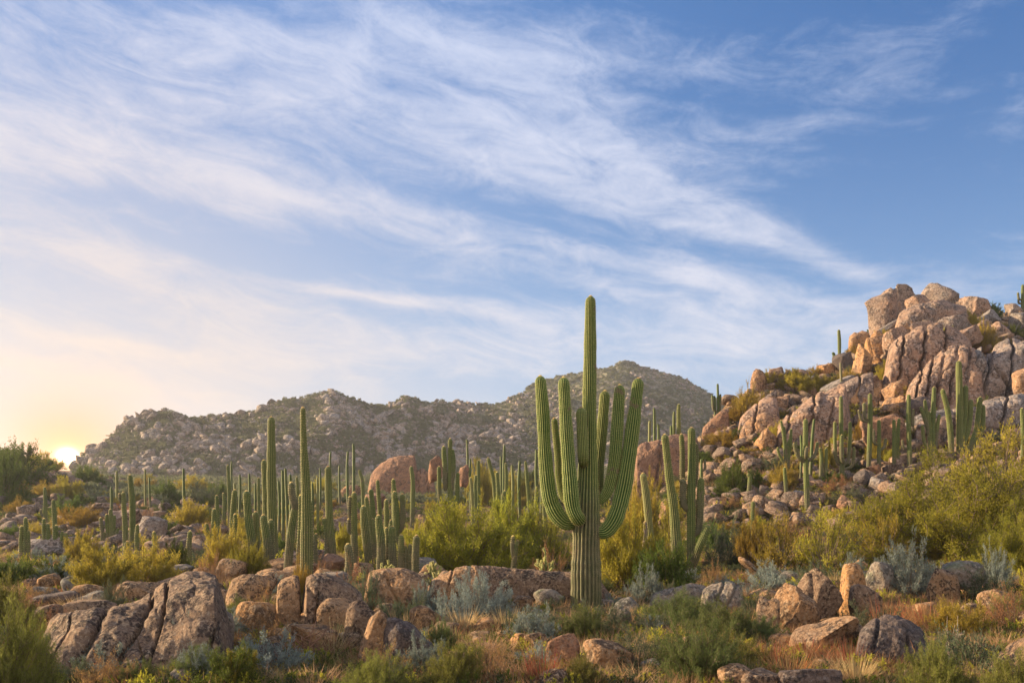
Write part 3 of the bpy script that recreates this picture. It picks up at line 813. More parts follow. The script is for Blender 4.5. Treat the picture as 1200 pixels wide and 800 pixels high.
# ------------------------------------------------------------------ foreground boulders
def ledge(label, top, yb, D, depth=1., cracks=(), mat='rock', e=2.6, nu=170, nv=80, seed=0, cat='boulder', group=None, name='boulder', lean=0., rough=1., lumps=0., ns=1.):
    """a rock mass with a traced skyline (photo px, py) of real depth; cracks: (px at top, px at bottom, width px, depth m, from 0..1 down)"""
    hh = hit((top[0][0] + top[-1][0]) / 2, min(yb, 799))
    if hh is not None and hh[1] < 190: D = min(D, hh[0].y + .1) if D < 30 else hh[0].y
    top = np.array(top, float); u = np.linspace(top[0, 0], top[-1, 0], nu)
    pts, s_ = smooth_path(np.column_stack([top[:, 0], top[:, 1], top[:, 0] * 0]), 400)
    ty = np.interp(u, pts[:, 0], pts[:, 1])
    w = top[-1, 0] - top[0, 0]
    endf = np.clip(np.minimum(u - u[0], u[-1] - u) / (.10 * w), 0, 1) ** .5
    Dc = D + depth * .4
    zb = (HZ - yb) / F * D - .25
    if D > 30: zb = min([zb] + [gz((q - 600) / F * D, D + depth * k_) - .4 for q in np.linspace(top[0, 0], top[-1, 0], 5) for k_ in (0, .4, .8)])
    ztop = (HZ - ty) / F * Dc
    H = np.maximum((ztop - zb) * (.04 + .96 * endf), .02)
    ph = np.linspace(0, math.pi, nv)
    cs, sn = np.cos(ph), np.sin(ph)
    ey = np.sign(cs) * np.abs(cs) ** (2 / e); ez = np.abs(sn) ** (2 / e)
    U, PH = np.meshgrid(u, ph); Hh = np.broadcast_to(H, U.shape)
    Yo = Dc - depth / 2 * ey[:, None] * (.15 + .85 * endf)[None]
    Z = zb + Hh * ez[:, None]
    X = (U - 600) / F * Dc
    Yo = Yo + lean * (Z - zb)
    P = np.stack([X.ravel(), Yo.ravel(), Z.ravel()], -1)
    # outward direction
    o = np.stack([np.zeros(U.size), -np.broadcast_to(cs[:, None], U.shape).ravel(), np.broadcast_to(sn[:, None], U.shape).ravel()], -1)
    disp = rough * (.10 * depth ** .5 * fbm(P / (.9 * ns) + seed, 3, seed) + .035 * fbm(P / (.28 * ns) + seed, 3, seed + 3) + .020 * fbm(P / (.08 * ns) + seed, 3, seed + 5) - .022 * np.clip(1 - np.abs(fbm(P / (.55 * ns) + seed, 2, seed + 7)) / .06, 0, 1))
    if lumps:
        d_, R_, dx, dy, e_ = cells(P[:, 0] + .2 * vnoise(P * 2, 1), P[:, 2] + .2 * vnoise(P * 2 + 9, 2) + 50, lumps, seed)
        disp += lumps * .16 * (R_ - .5) - .05 * np.exp(-(e_ / .07) ** 2)
    vdown = 1 - (P[:, 2] - zb) / (Hh.ravel() + 1e-6)
    for (c0, c1, cw, cd, f0) in cracks:
        cx = c0 + (c1 - c0) * np.clip(vdown, 0, 1) ** 1.2 + 2.2 * vnoise(np.stack([P[:, 2] * 3, P[:, 2] * 0 + c0, P[:, 1]], -1), seed + 8)
        q = (U.ravel() - cx) / cw
        disp -= cd * np.exp(-q ** 2) * np.clip((vdown - f0) * 8 + 1, 0, 1)
    P[:, 0] *= P[:, 1] / Dc
    P[:, 2] += (np.broadcast_to(ztop, U.shape) * ez[:, None]).ravel() * (P[:, 1] / Dc - 1)
    P = P + o * (disp * np.broadcast_to(np.clip(endf + .1, 0, 1)[None], U.shape).ravel())[:, None]
    loc = Vector(((top[0, 0] + top[-1, 0] - 1200) / 2 / F * Dc, Dc, zb))
    P = P - np.array(loc[:])
    return link(name, mesh(name, P, grid_faces(nu, nv)[:, ::-1], M[mat], smooth=True), None, loc, label=label, category=cat, group=group)


D0 = hit(160, 792)[0].y
ledge('long humped granite outcrop split by dark vertical cracks', [(34, 752), (44, 735), (62, 722), (84, 715), (110, 712), (140, 706), (165, 701), (183, 692), (200, 681), (222, 675), (245, 673), (262, 676), (272, 688), (277, 715)], 800, D0 + .3, 3.0,
      [(128, 58, 1.7, .30, .03), (178, 98, 1.7, .30, .03), (196, 156, 1.5, .24, .03), (128, 58, 8, .08, .1), (178, 98, 8, .08, .1), (268, 222, 1.5, .14, .35), (88, 30, 1.3, .08, .05), (150, 186, 1.2, .06, .45)], 'rock', 2.3, 300, 130, 3, 'outcrop', name='granite_outcrop', rough=1.1, lean=.5)
rocks([
    ('broad round topped boulder behind the split outcrop', 138, 190, 680, 712, dict(seed=205, cuts=4, mat='rock', D=15.5)),
    ('flat overhanging slab with a dark underside uphill of the split outcrop', 150, 226, 661, 684, dict(seed=206, tilt=-8, asp=(3.4, 1, .55), box=.5, mat='rock_grey', D=18.5)),
    ('smooth low slab beneath the overhanging slab', 170, 252, 668, 698, dict(seed=207, tilt=-8, asp=(2.4, 1, .7), D=17)),
    ('round pale boulder with a red shrub at its foot', 264, 322, 672, 722, dict(seed=208, cuts=4, mat='rock', D=14.5)),
    ('greenish lichen covered boulder beside the split outcrop', 240, 276, 711, 768, dict(seed=209, mat='rock_grey', D=12.7, crack=[(.8, 0, 1, .1, .05, .12)])),
    ('bright sunlit yellow boulder between the green boulder and the split rocks', 268, 324, 703, 748, dict(seed=210, cuts=3, mat='rock_orange', D=12.8, tilt=-14, asp=(1.4, 1, 1))),
    ('dark flat boulder at the far end of the outcrop shelf', 38, 98, 692, 712, dict(seed=211, mat='rock_dark', D=16.5, tilt=-6, asp=(2, 1, .6))),
    ('pair-topped grey boulder on the outcrop shelf', 89, 128, 692, 712, dict(seed=212, mat='rock_grey', D=16)),
    ('pinkish ledge boulder above the orange grass of the outcrop', 34, 72, 707, 738, dict(seed=213, mat='rock', D=14, tilt=-12)),
    ('low rock filling the shelf behind the split outcrop', 66, 140, 703, 726, dict(seed=214, mat='rock', D=14.8, asp=(2.2, 1, .7))),
    ('brown round boulder under the domed overhang', 373, 415, 700, 744, dict(seed=217, mat='rock', D=13.2, cuts=4)),
    ('brown boulder leaning on the bright orange boulder', 402, 449, 702, 762, dict(seed=218, mat='rock', D=12.9, tilt=18, cuts=4)),
    ('bright orange boulder touching the dark boulder', 419, 459, 713, 784, dict(seed=219, mat='rock_orange', D=12.2, tilt=-14, cuts=4)),
    ('large nearly black boulder in front of the orange one', 441, 511, 723, 784, dict(seed=220, mat='rock_dark', D=11.9, tilt=8, asp=(1.4, 1, 1), cuts=6, depth=.6)),
    ('low broken tan rocks below the split boulder', 340, 402, 730, 764, dict(seed=221, mat='rock_orange', D=12.9, asp=(1.6, 1, .8))),
    ('tan rounded boulder at the foot of the tallest plain saguaro', 297, 352, 652, 678, dict(seed=222, mat='rock_orange', D=18, tilt=-14, asp=(1.8, 1, .9))),
    ('small dark capstone next to the tallest plain saguaro', 332, 354, 645, 660, dict(seed=223, mat='rock_dark', D=19.5)),
    ('small dark capstone on the shaded side of the tallest plain saguaro', 368, 392, 643, 660, dict(seed=224, mat='rock_dark', D=20)),
    ('rusty brown boulder under the small dark capstone', 374, 404, 648, 672, dict(seed=225, mat='rock_red', D=19)),
    ('pale boulder wedged above the split boulder', 308, 352, 668, 690, dict(seed=226, mat='rock_orange', D=16)),
    ('pink boulder behind the domed overhang', 362, 398, 665, 684, dict(seed=227, mat='rock_orange', D=17)),
    ('small pink boulder tucked beside the domed overhang', 421, 452, 686, 708, dict(seed=229, mat='rock_orange', D=14.5)),
    ('flat pink slab below the pale cholla mat', 484, 534, 660, 680, dict(seed=230, mat='rock_orange', D=19, tilt=6, asp=(2.4, 1, .6))),
    ('lone tan boulder uphill of the dark boulder', 479, 517, 708, 738, dict(seed=233, mat='rock_orange', D=13.6, tilt=-10)),
    ('small flat stone on top of a pair beside the saguaro trunk', 619, 642, 683, 697, dict(seed=234, mat='rock', D=17.2)),
    ('pale rounded stone lowest of the pair beside the saguaro trunk', 625, 663, 689, 712, dict(seed=235, mat='rock_grey', D=16.4)),
    ('pinkish stone in herbs uphill of the grass tufts', 597, 624, 697, 718, dict(seed=236, mat='rock', D=15.6)),
    ('smooth pale egg-shaped stone in the grass', 555, 580, 723, 743, dict(seed=237, mat='rock_orange', D=13.3, cuts=2)),
    ('lichen spotted stone behind the red brown boulder', 614, 642, 740, 764, dict(seed=238, mat='rock', D=12)),
    ('red brown boulder veiled by rusty grass', 640, 680, 741, 784, dict(seed=239, mat='rock_red', D=11.3)),
    ('orange domed boulder beside silvery grass', 684, 744, 748, 790, dict(seed=240, mat='rock_orange', D=10.9, cuts=3, tilt=5)),
    ('cream boulder just past the foot of the saguaro trunk', 720, 750, 699, 722, dict(seed=241, mat='rock_grey', D=16.4)),
    ('mottled grey stone touching the shaded side of the trunk foot', 713, 740, 710, 736, dict(seed=242, mat='rock_grey', D=15)),
    ('tall dark leaning boulder with a diagonal black crack', 930, 986, 664, 734, dict(seed=245, mat='rock', D=14, tilt=30, asp=(.9, 1, 1.4), crack=[(1, 0, .8, -.25, .06, .16)])),
    ('pointed pyramid boulder with orange face', 903, 958, 683, 742, dict(seed=246, mat='rock_orange', D=13.2, tilt=26, asp=(.9, 1, 1.3), cuts=10)),
    ('dark stump-like boulder at the foot of the pointed pyramid', 886, 912, 698, 744, dict(seed=247, mat='rock', D=13.4, tilt=-6)),
    ('bright sunlit standing boulder next to the tall dark one', 984, 1018, 659, 726, dict(seed=248, mat='rock_orange', D=14.3, tilt=-14, asp=(.8, 1, 1.4))),
    ('grey rounded boulder abutting the bright standing boulder', 1012, 1050, 657, 700, dict(seed=249, mat='rock_grey', D=15.2)),
    ('tan boulder half sunk in red grass', 996, 1032, 683, 732, dict(seed=250, mat='rock', D=13.6)),
    ('smooth grey boulder topped by a flat stone', 1043, 1074, 670, 694, dict(seed=251, mat='rock_grey', D=15.8, cuts=3)),
    ('flat stone resting on the smooth grey boulder', 1044, 1067, 664, 674, dict(seed=252, mat='rock_grey', D=16, asp=(2, 1, .6))),
    ('tan boulder below the flat cream capstone', 1086, 1121, 665, 716, dict(seed=253, mat='rock', D=14.7)),
    ('small shaded boulder under the end of the flat cream capstone', 1112, 1150, 662, 698, dict(seed=254, mat='rock', D=15.3)),
    ('small knob of rock on the long low boulder', 963, 982, 712, 730, dict(seed=256, mat='rock_orange', D=12.9)),
    ('long low boulder below the tall dark leaning one', 926, 1002, 720, 768, dict(seed=257, mat='rock', D=12.2, tilt=-14, asp=(2, 1, .8))),
    ('purplish rounded boulder overlapping the long low boulder', 967, 1011, 725, 758, dict(seed=258, mat='rock', D=11.9, cuts=4)),
    ('pinkish sloping slab at the lower corner of the view', 1140, 1230, 738, 800, dict(seed=260, mat='rock', D=9.7, tilt=-26, asp=(2.4, 1, .6), box=.5)),
    ('low boulder at the bottom edge between green bush and red grass', 840, 892, 778, 812, dict(seed=261, mat='rock', D=9.6, tilt=-16)),
    ('small boulder sharing the bottom edge with two larger ones', 864, 914, 784, 815, dict(seed=262, mat='rock', D=9.3)),
    ('purple grey boulder along the bottom edge', 908, 984, 780, 820, dict(seed=263, mat='rock_dark', D=9.3, asp=(2, 1, .8))),
    ('pale stone in the litter by the twin bottom bushes', 690, 720, 700, 716, dict(seed=264, mat='rock_grey', D=17)),
], cat='boulder')

rocks([
    ('squat tan boulder wedged before the domed overhang', 352, 384, 716, 742, dict(seed=301, mat='rock_orange')),
    ('brown stone filling the gap under the split boulder', 330, 352, 728, 752, dict(seed=302, mat='rock')),
    ('small stone on the sunward foot of the bright orange boulder', 402, 424, 740, 764, dict(seed=303, mat='rock')),
    ('low dark stone beside the tangled bare brown bush', 300, 330, 752, 778, dict(seed=304, mat='rock_dark')),
    ('half buried tan stone below the green leafed herb clump', 520, 552, 762, 784, dict(seed=305, mat='rock_orange')),
    ('flat brown stone below the egg-shaped stone', 556, 592, 752, 768, dict(seed=306, mat='rock')),
    ('brown boulder at the bottom edge below the red brown boulder', 618, 668, 782, 812, dict(seed=307, mat='rock')),
    ('grey stone between orange domed boulder and round green bush', 748, 776, 770, 792, dict(seed=308, mat='rock_grey')),
    ('pale flat stone at the foot of the banded ledge', 566, 596, 700, 714, dict(seed=309, mat='rock_grey')),
    ('broken brown stone uphill of the dark boulder end', 508, 532, 706, 722, dict(seed=310, mat='rock')),
    ('low tan stone between pyramid boulder and long low boulder', 900, 930, 742, 760, dict(seed=311, mat='rock_orange')),
    ('dark stone embedded in orange grass near the grey mound', 1092, 1120, 752, 774, dict(seed=312, mat='rock_dark')),
    ('brown bank boulder under the flat cream capstone', 1150, 1196, 690, 722, dict(seed=313, mat='rock')),
    ('tan stone on the bank between red grass clumps', 1070, 1098, 704, 726, dict(seed=314, mat='rock_orange')),
    ('round brown stone near the picture edge bank', 1196, 1226, 712, 744, dict(seed=315, mat='rock')),
    ('grey stone uphill of the tall dark leaning boulder', 912, 936, 668, 684, dict(seed=316, mat='rock_grey')),
    ('low tan ledge stone right behind the bright standing boulder', 996, 1020, 655, 672, dict(seed=317, mat='rock_orange')),
    ('brown boulder on the shelf above the lichen covered one', 244, 272, 690, 712, dict(seed=318, mat='rock')),
    ('grey stone below the split outcrop at the bottom edge', 196, 238, 780, 806, dict(seed=319, mat='rock_grey')),
    ('small tan stone sunward of the round pale boulder', 226, 252, 664, 680, dict(seed=320, mat='rock_orange')),
    ('brown flat stone beneath the long cream slab', 446, 480, 700, 716, dict(seed=321, mat='rock')),
], cat='boulder')
random.seed(77)
SHELF = []


def shelf_rock(i, x0, x1, y0, y1, lo, hi):
    for _ in range(60):
        px, py = random.uniform(x0, x1), random.uniform(y0, y1); w = random.uniform(lo, hi)
        if all(abs(a - px) > (b + w) * .36 or abs(c - py) > 9 for a, c, b in SHELF): break
    SHELF.append((px, py, w)); hgt = w * random.uniform(.4, .75)
    m_ = random.choice(['rock', 'rock', 'rock_orange', 'rock_orange', 'rock_grey'])
    tone = {'rock': 'brown', 'rock_orange': 'sandy', 'rock_grey': 'grey'}[m_]
    size = 'small' if w < 24 else ('middling' if w < 36 else 'broad'); form = 'low' if hgt < w * .52 else ('plump' if hgt < w * .64 else 'upright')
    rock(auto_label(f"{size} {form} {tone} shelf boulder", px, py), px - w / 2, px + w / 2, py - hgt, py, mat=m_, seed=1500 + i, tilt=random.uniform(-20, 15), cuts=5, box=random.uniform(.1, .5), group='boulders of the rock shelf')


for i in range(30): shelf_rock(i, 236, 560, 678, 712, 22, 46)
for i in range(22): shelf_rock(40 + i, 250, 470, 706, 768, 16, 38)
for i in range(12): shelf_rock(70 + i, 30, 150, 690, 712, 18, 40)
for i in range(16): shelf_rock(90 + i, 860, 1180, 672, 730, 16, 34)
for i in range(26): shelf_rock(110 + i, 480, 1190, 730, 795, 12, 34)
ledge('narrow grey half of the boulder split by a black vertical crack', [(322, 700), (324, 688), (330, 679), (338, 676), (347, 675), (351, 680), (355, 712)], 742, 13.8, .9, [], 'rock', 2.6, 70, 60, 21)
ledge('massive half of the split boulder with a domed overhang', [(351, 700), (353, 680), (360, 673), (375, 671), (392, 675), (408, 683), (421, 692), (429, 703), (432, 725)], 742, 13.8, 1.5, [(374, 366, 1.6, .10, .3), (352, 420, 1.8, .05, .2)], 'rock', 2.4, 120, 70, 22)
ledge('long low cream slab in front of the cholla', [(424, 692), (430, 675), (442, 668), (460, 667), (480, 668), (492, 673), (500, 682), (506, 696)], 710, 16.2, 1.6, [(452, 474, 1.5, .07, .2)], 'rock_orange', 2.4, 120, 60, 23)
ledge('banded granite ledge rising beside the grey brush', [(498, 692), (506, 680), (522, 672), (534, 664), (548, 662), (562, 664), (572, 682)], 706, 16.6, 1.4, [(530, 506, 1.3, .07, 0), (552, 530, 1.3, .06, 0)], 'rock_orange', 2.6, 120, 60, 24)
ledge('long shaded granite ledge running behind the big saguaro trunk', [(542, 672), (552, 664), (580, 663), (615, 665), (650, 668), (680, 672), (700, 680), (724, 696)], 708, 18.6, 1.2, [(556, 700, 1.4, .05, .2), (610, 690, 1.2, .04, .3)], 'rock', 2.6, 240, 60, 25)
ledge('fractured grey ledge at the end of the green brush', [(818, 700), (826, 690), (842, 686), (858, 684), (868, 690), (875, 704)], 714, 16.5, 1.4, [(846, 826, 1.2, .07, 0), (862, 842, 1.2, .06, 0), (830, 872, 1.2, .06, .3)], 'rock_grey', 3, 130, 60, 26)
ledge('low pale slab hidden in green brush', [(758, 704), (768, 694), (790, 687), (808, 683), (826, 686), (834, 700)], 708, 17.4, 1.2, [(790, 800, 1.4, .06, .1)], 'rock_grey', 2.4, 120, 50, 27)
ledge('flat cream capstone slab next to the silver brush', [(1098, 668), (1106, 660), (1122, 656), (1140, 657), (1152, 661), (1158, 668)], 672, 16, 1.3, [], 'rock_grey', 3.2, 100, 40, 28)
ledge('grey mound-shaped boulder draped in dry grass', [(998, 760), (1006, 738), (1020, 725), (1040, 720), (1060, 722), (1078, 732), (1088, 748), (1094, 765)], 786, 10.6, 1.3, [(1030, 1015, 2, .06, .1), (1062, 1070, 1.6, .05, .2)], 'rock_dark', 2.2, 140, 80, 29)
SL = lambda label, top, yb, D, depth, cr, mat, seed, lumps=2.2, e=2.8: ledge(label, top, yb, D, depth, [(a, b, w, d * D / 14, f) for a, b, w, d, f in cr], mat, e, 150, 70, seed, rough=D / 34, lumps=lumps, ns=D / 24)
SL('huge diagonal pinkish slab stretching down the open slope', [(903, 514), (912, 497), (925, 486), (942, 474), (958, 464), (974, 457), (992, 453), (1000, 462)], 520, 71, 8, [(925, 915, 1.4, .1, 0), (955, 940, 1.4, .12, 0), (978, 968, 1.2, .08, .2)], 'hill', 31)
SL('long lens-shaped granite slab bridging the middle of the hilltop crag', [(1044, 374), (1060, 363), (1076, 357), (1092, 351), (1106, 352), (1120, 357), (1134, 362), (1142, 370)], 380, 109, 7, [(1080, 1100, 1, .06, .2)], 'hill', 32, 4.)
SL('stepped granite cliff under the hilltop crag', [(1030, 440), (1042, 412), (1056, 396), (1074, 386), (1096, 380), (1118, 384), (1134, 396), (1150, 424)], 448, 103, 8, [(1060, 1048, 1.2, .16, 0), (1084, 1078, 1.4, .18, 0), (1108, 1112, 1.2, .16, 0), (1050, 1120, 1.2, .1, .4)], 'hill', 33, 3.)
SL('pinkish striped slab field leaning towards the crag', [(1052, 478), (1064, 456), (1078, 436), (1094, 420), (1112, 410), (1130, 408), (1146, 416), (1158, 446)], 482, 92, 8, [(1080, 1062, 1.2, .16, 0), (1094, 1076, 1.2, .18, 0), (1108, 1092, 1.2, .18, 0), (1122, 1110, 1.2, .16, 0), (1136, 1130, 1.2, .12, 0)], 'hill', 34, 3.2)
SL('broad grey slab field at the picture edge of the slope', [(1132, 470), (1142, 440), (1156, 420), (1174, 408), (1194, 402), (1216, 404), (1240, 440)], 474, 94, 8, [(1160, 1150, 1.2, .14, 0), (1186, 1178, 1.2, .14, 0), (1150, 1200, 1.2, .1, .4)], 'hill_g', 35, 3.2)
SL('large dark brown flat-topped rock mass behind the big saguaro', [(738, 556), (743, 532), (750, 519), (768, 513), (788, 509), (806, 508), (818, 516), (826, 545)], 566, 62, 5, [(775, 765, 1.4, .08, .1), (748, 800, 1.2, .08, .4)], 'rock_red', 41, 1.4, 2.4)
SL('red overhanging rock dome standing among the distant cacti', [(428, 580), (434, 558), (444, 544), (458, 536), (474, 533), (488, 534), (493, 542), (492, 556)], 584, 84, 6, [(470, 452, 1.2, .06, .3)], 'rock_red', 42, 0, 2.2)
SL('cracked red rock adjoining the red overhanging dome', [(480, 578), (484, 556), (492, 549), (500, 552), (507, 562), (512, 578)], 584, 82, 4, [(490, 492, 1, .06, 0), (499, 502, 1, .06, 0)], 'rock_red', 43, 0, 2.2)
SL('tilted smooth brown log-shaped boulder at the low tip of the hill', [(820, 508), (826, 498), (836, 488), (846, 480), (853, 480), (857, 488)], 512, 64, 2.5, [], 'rock_red', 44, 0, 2.2)
SL('long tilted bedrock slab above the five stemmed spire', [(960, 470), (972, 458), (990, 448), (1010, 441), (1024, 440), (1030, 452)], 474, 84, 6, [(985, 970, 1.2, .1, 0), (1008, 994, 1.2, .1, 0)], 'hill', 51, 0)
SL('pale bedrock slab under the broad grey slab field', [(1120, 500), (1134, 484), (1152, 474), (1176, 468), (1200, 466), (1224, 480)], 506, 74, 6, [(1150, 1140, 1.2, .1, 0), (1180, 1172, 1.2, .12, 0)], 'hill_g', 52, 2.)
SL('tan bedrock slab sloping below the pointed skyline block', [(862, 500), (872, 484), (886, 472), (900, 465), (912, 468), (916, 480)], 502, 74, 5, [(888, 876, 1.2, .1, 0)], 'hill', 53, 0)
SL('low ledge of tan rock between the diagonal slab and the crag', [(990, 470), (1000, 452), (1018, 446), (1036, 444), (1052, 450), (1062, 468)], 476, 84, 6, [(1012, 1004, 1.2, .12, 0), (1036, 1030, 1.2, .12, 0)], 'hill_o', 36)
SL('orange streaked ledge above the orange faced pointed boulder', [(862, 512), (874, 494), (888, 486), (902, 484), (914, 492), (922, 508)], 514, 68, 5, [(886, 878, 1.2, .1, 0)], 'hill_o', 37, 1.8)
SL('sloping reddish ledge behind the clustered hill saguaro', [(1066, 520), (1074, 496), (1090, 486), (1112, 480), (1134, 484), (1152, 500), (1160, 516)], 522, 66, 5, [(1092, 1086, 1.2, .12, 0), (1120, 1116, 1.2, .1, 0)], 'hill', 38, 1.8)
# ------------------------------------------------------------------ saguaros
def frames(P):
    T = np.gradient(P, axis=0); T /= np.linalg.norm(T, axis=1)[:, None]
    n = np.array((1., 0, 0)) if abs(T[0] @ np.array((1., 0, 0))) < .8 else np.array((0, 1., 0))
    n = n - T[0] * (n @ T[0]); n /= np.linalg.norm(n)
    Ns = [n]
    for i in range(1, len(P)):
        n = Ns[-1] - T[i] * (Ns[-1] @ T[i]); n /= np.linalg.norm(n); Ns.append(n)
    Ns = np.array(Ns); return T, Ns, np.cross(T, Ns)


def stem_geo(pts, rad, ribs, per, rings, seed, depth=.13, arm=False):
    """a ribbed column; pts local 3D points base to tip, rad radii along them"""
    P, s = smooth_path(pts, rings)
    L = s[-1]
    rp = np.interp(s, np.linspace(0, L, len(rad)), rad)
    r0 = np.random.default_rng(seed)
    z0 = np.stack([s * 2.2 + seed, s * 0, s * 0], -1)
    rp = rp * (1 + .045 * vnoise(z0, seed) + .035 * vnoise(z0 * 4, seed + 1))
    # round tip: last rings follow a hemisphere
    rt = rp[-1]; cap = max(6, per + 3)
    P0 = P[-1]; T, Nn, B = frames(P)
    a = np.linspace(0, math.pi / 2, cap + 1)[1:]
    ext = P0 + T[-1] * rt * 1.15 * np.sin(a)[:, None]
    P = np.vstack([P, ext]); rc = rt * np.cos(a); rc[-1] = rt * .03
    rp = np.concatenate([rp, rc]); s = np.concatenate([s, L + rt * np.sin(a)])
    T = np.vstack([T, np.repeat(T[-1:], cap, 0)]); Nn = np.vstack([Nn, np.repeat(Nn[-1:], cap, 0)]); B = np.vstack([B, np.repeat(B[-1:], cap, 0)])
    if arm:        # narrow woody joint
        rp = rp * np.clip(.62 + .38 * np.clip(s / (rt * 1.6), 0, 1) ** .7, 0, 1)
    nseg = ribs * per
    ph = np.arange(nseg) / nseg * 2 * math.pi
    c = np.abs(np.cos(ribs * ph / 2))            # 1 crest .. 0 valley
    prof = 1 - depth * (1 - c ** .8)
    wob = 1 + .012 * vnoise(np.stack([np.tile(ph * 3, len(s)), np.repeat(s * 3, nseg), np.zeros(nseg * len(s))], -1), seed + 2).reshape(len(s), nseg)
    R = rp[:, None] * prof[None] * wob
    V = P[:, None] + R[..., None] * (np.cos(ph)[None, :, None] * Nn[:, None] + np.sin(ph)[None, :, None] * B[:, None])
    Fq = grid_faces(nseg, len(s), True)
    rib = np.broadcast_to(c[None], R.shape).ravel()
    tint = np.repeat(s, nseg)
    crest = np.arange(ribs) * per
    return V.reshape(-1, 3), Fq, rib, tint, (V, crest, P, s)


def spine_geo(V, crest, P, s, gap, length, width, seed, per=4, start=.2, tipboost=2.5):
    """spine clusters at the areoles along the crests"""
    r = np.random.default_rng(seed)
    ns = np.arange(start, s[-1] + 1e-6, gap)
    W, Fs = [], []
    Rng = V.shape[0]
    for ci in crest:
        line = V[:, ci]
        ss = ns + r.uniform(-gap * .2, gap * .2, len(ns))
        ss = np.clip(ss, 0, s[-1])
        ctr = np.stack([np.interp(ss, s, line[:, k]) for k in range(3)], -1)
        axis = np.stack([np.interp(ss, s, P[:, k]) for k in range(3)], -1)
        out = ctr - axis; out /= (np.linalg.norm(out, axis=1)[:, None] + 1e-9)
        for q in range(per):
            d = out + r.normal(0, .55, ctr.shape); d /= np.linalg.norm(d, axis=1)[:, None]
            side = np.cross(d, r.normal(size=ctr.shape)); side /= np.linalg.norm(side, axis=1)[:, None]
            l = length * r.uniform(.5, 1.1, len(ss))[:, None]
            W.append(np.stack([ctr - side * width / 2, ctr + side * width / 2, ctr + d * l], 1))
    # woolly tip
    tip = P[-1]; n = int(len(crest) * 8 * tipboost)
    d = r.normal(size=(n, 3)); ax = P[-1] - P[-3]; ax /= np.linalg.norm(ax)
    d = d * .7 + ax * 1.0; d /= np.linalg.norm(d, axis=1)[:, None]
    base = tip + (d - ax) * np.linalg.norm(V[-3, 0] - P[-3]) * .9
    side = np.cross(d, r.normal(size=d.shape)); side /= np.linalg.norm(side, axis=1)[:, None]
    W.append(np.stack([base - side * width / 2, base + side * width / 2, base + d * length * .9], 1))
    W = np.concatenate(W)
    return W.reshape(-1, 3), np.arange(len(W) * 3).reshape(-1, 3), np.repeat(r.uniform(0, 1, len(W)), 3)


def saguaro(label, stems, D=None, base=None, detail=1, mat='cactus', group='saguaros standing on the desert slope', cat='saguaro', spines=True, sink=.35, name='saguaro'):
    """stems: list of (points [(px,py[,dy])...] base to tip, widths px). The first is the trunk; dy moves a point away from the camera."""
    p0 = stems[0][0][0]
    if D is None:
        b = base or p0
        h = hit(b[0], b[1]); D = h[0].y + .2
    o3 = at(p0[0], p0[1], D)
    if len(stems) == 1: root = None
    else: root = thing(name, label, cat, o3, group)
    k = D / F
    pxw = max(stems[0][1])
    for i, (pts, w) in enumerate(stems):
        L3 = [at(p[0], p[1], D) - o3 + Vector((0, p[2] if len(p) > 2 else 0, 0)) for p in pts]
        if i == 0 or pts[0][1] >= p0[1] - 2:
            L3[0] = L3[0] - (L3[1] - L3[0]).normalized() * sink
            zg = gz(o3.x + L3[0].x, o3.y + L3[0].y) - o3.z - .15
            if zg < L3[0].z: L3[0].z = zg
        rad = [q * k / 2 for q in w]
        arm = i > 0 and pts[0][1] < p0[1] - 2
        if detail >= 3: ribs, per, rings = (22 if i == 0 else 19), 6, int(110 if len(w) < 3 else 150)
        elif pxw >= 6.5: ribs, per, rings = 15, 4, 36
        elif pxw >= 4: ribs, per, rings = 12, 4, 22
        else: ribs, per, rings = 9, 2, 14
        seed = int(abs(pts[-1][0] * 7 + pts[-1][1] * 3)) + i
        V, Fq, rib, tint, ex = stem_geo([v[:] for v in L3], rad, ribs, per, rings, seed, .21 if detail >= 3 else .24, arm)
        mm = mat
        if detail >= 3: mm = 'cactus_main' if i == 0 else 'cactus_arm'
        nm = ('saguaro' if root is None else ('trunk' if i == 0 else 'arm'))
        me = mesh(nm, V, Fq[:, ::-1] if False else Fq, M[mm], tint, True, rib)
        if root is None:
            o = link(name, me, None, o3, label=label, category=cat, group=group)
        else: o = link(nm, me, root)
        if spines and pxw >= 4:
            if detail >= 3: sv = spine_geo(*ex, .05, .036, .0035, seed, 3, 1.2 if i == 0 else .1)
            else: sv = spine_geo(*ex, .07 if pxw >= 6.5 else .11, .045, .006 if pxw > 6.5 else .008, seed, 2, .5)
            link('spine_hair', mesh('spine_hair', sv[0], sv[1], M['spine'], sv[2]), o)
    return root


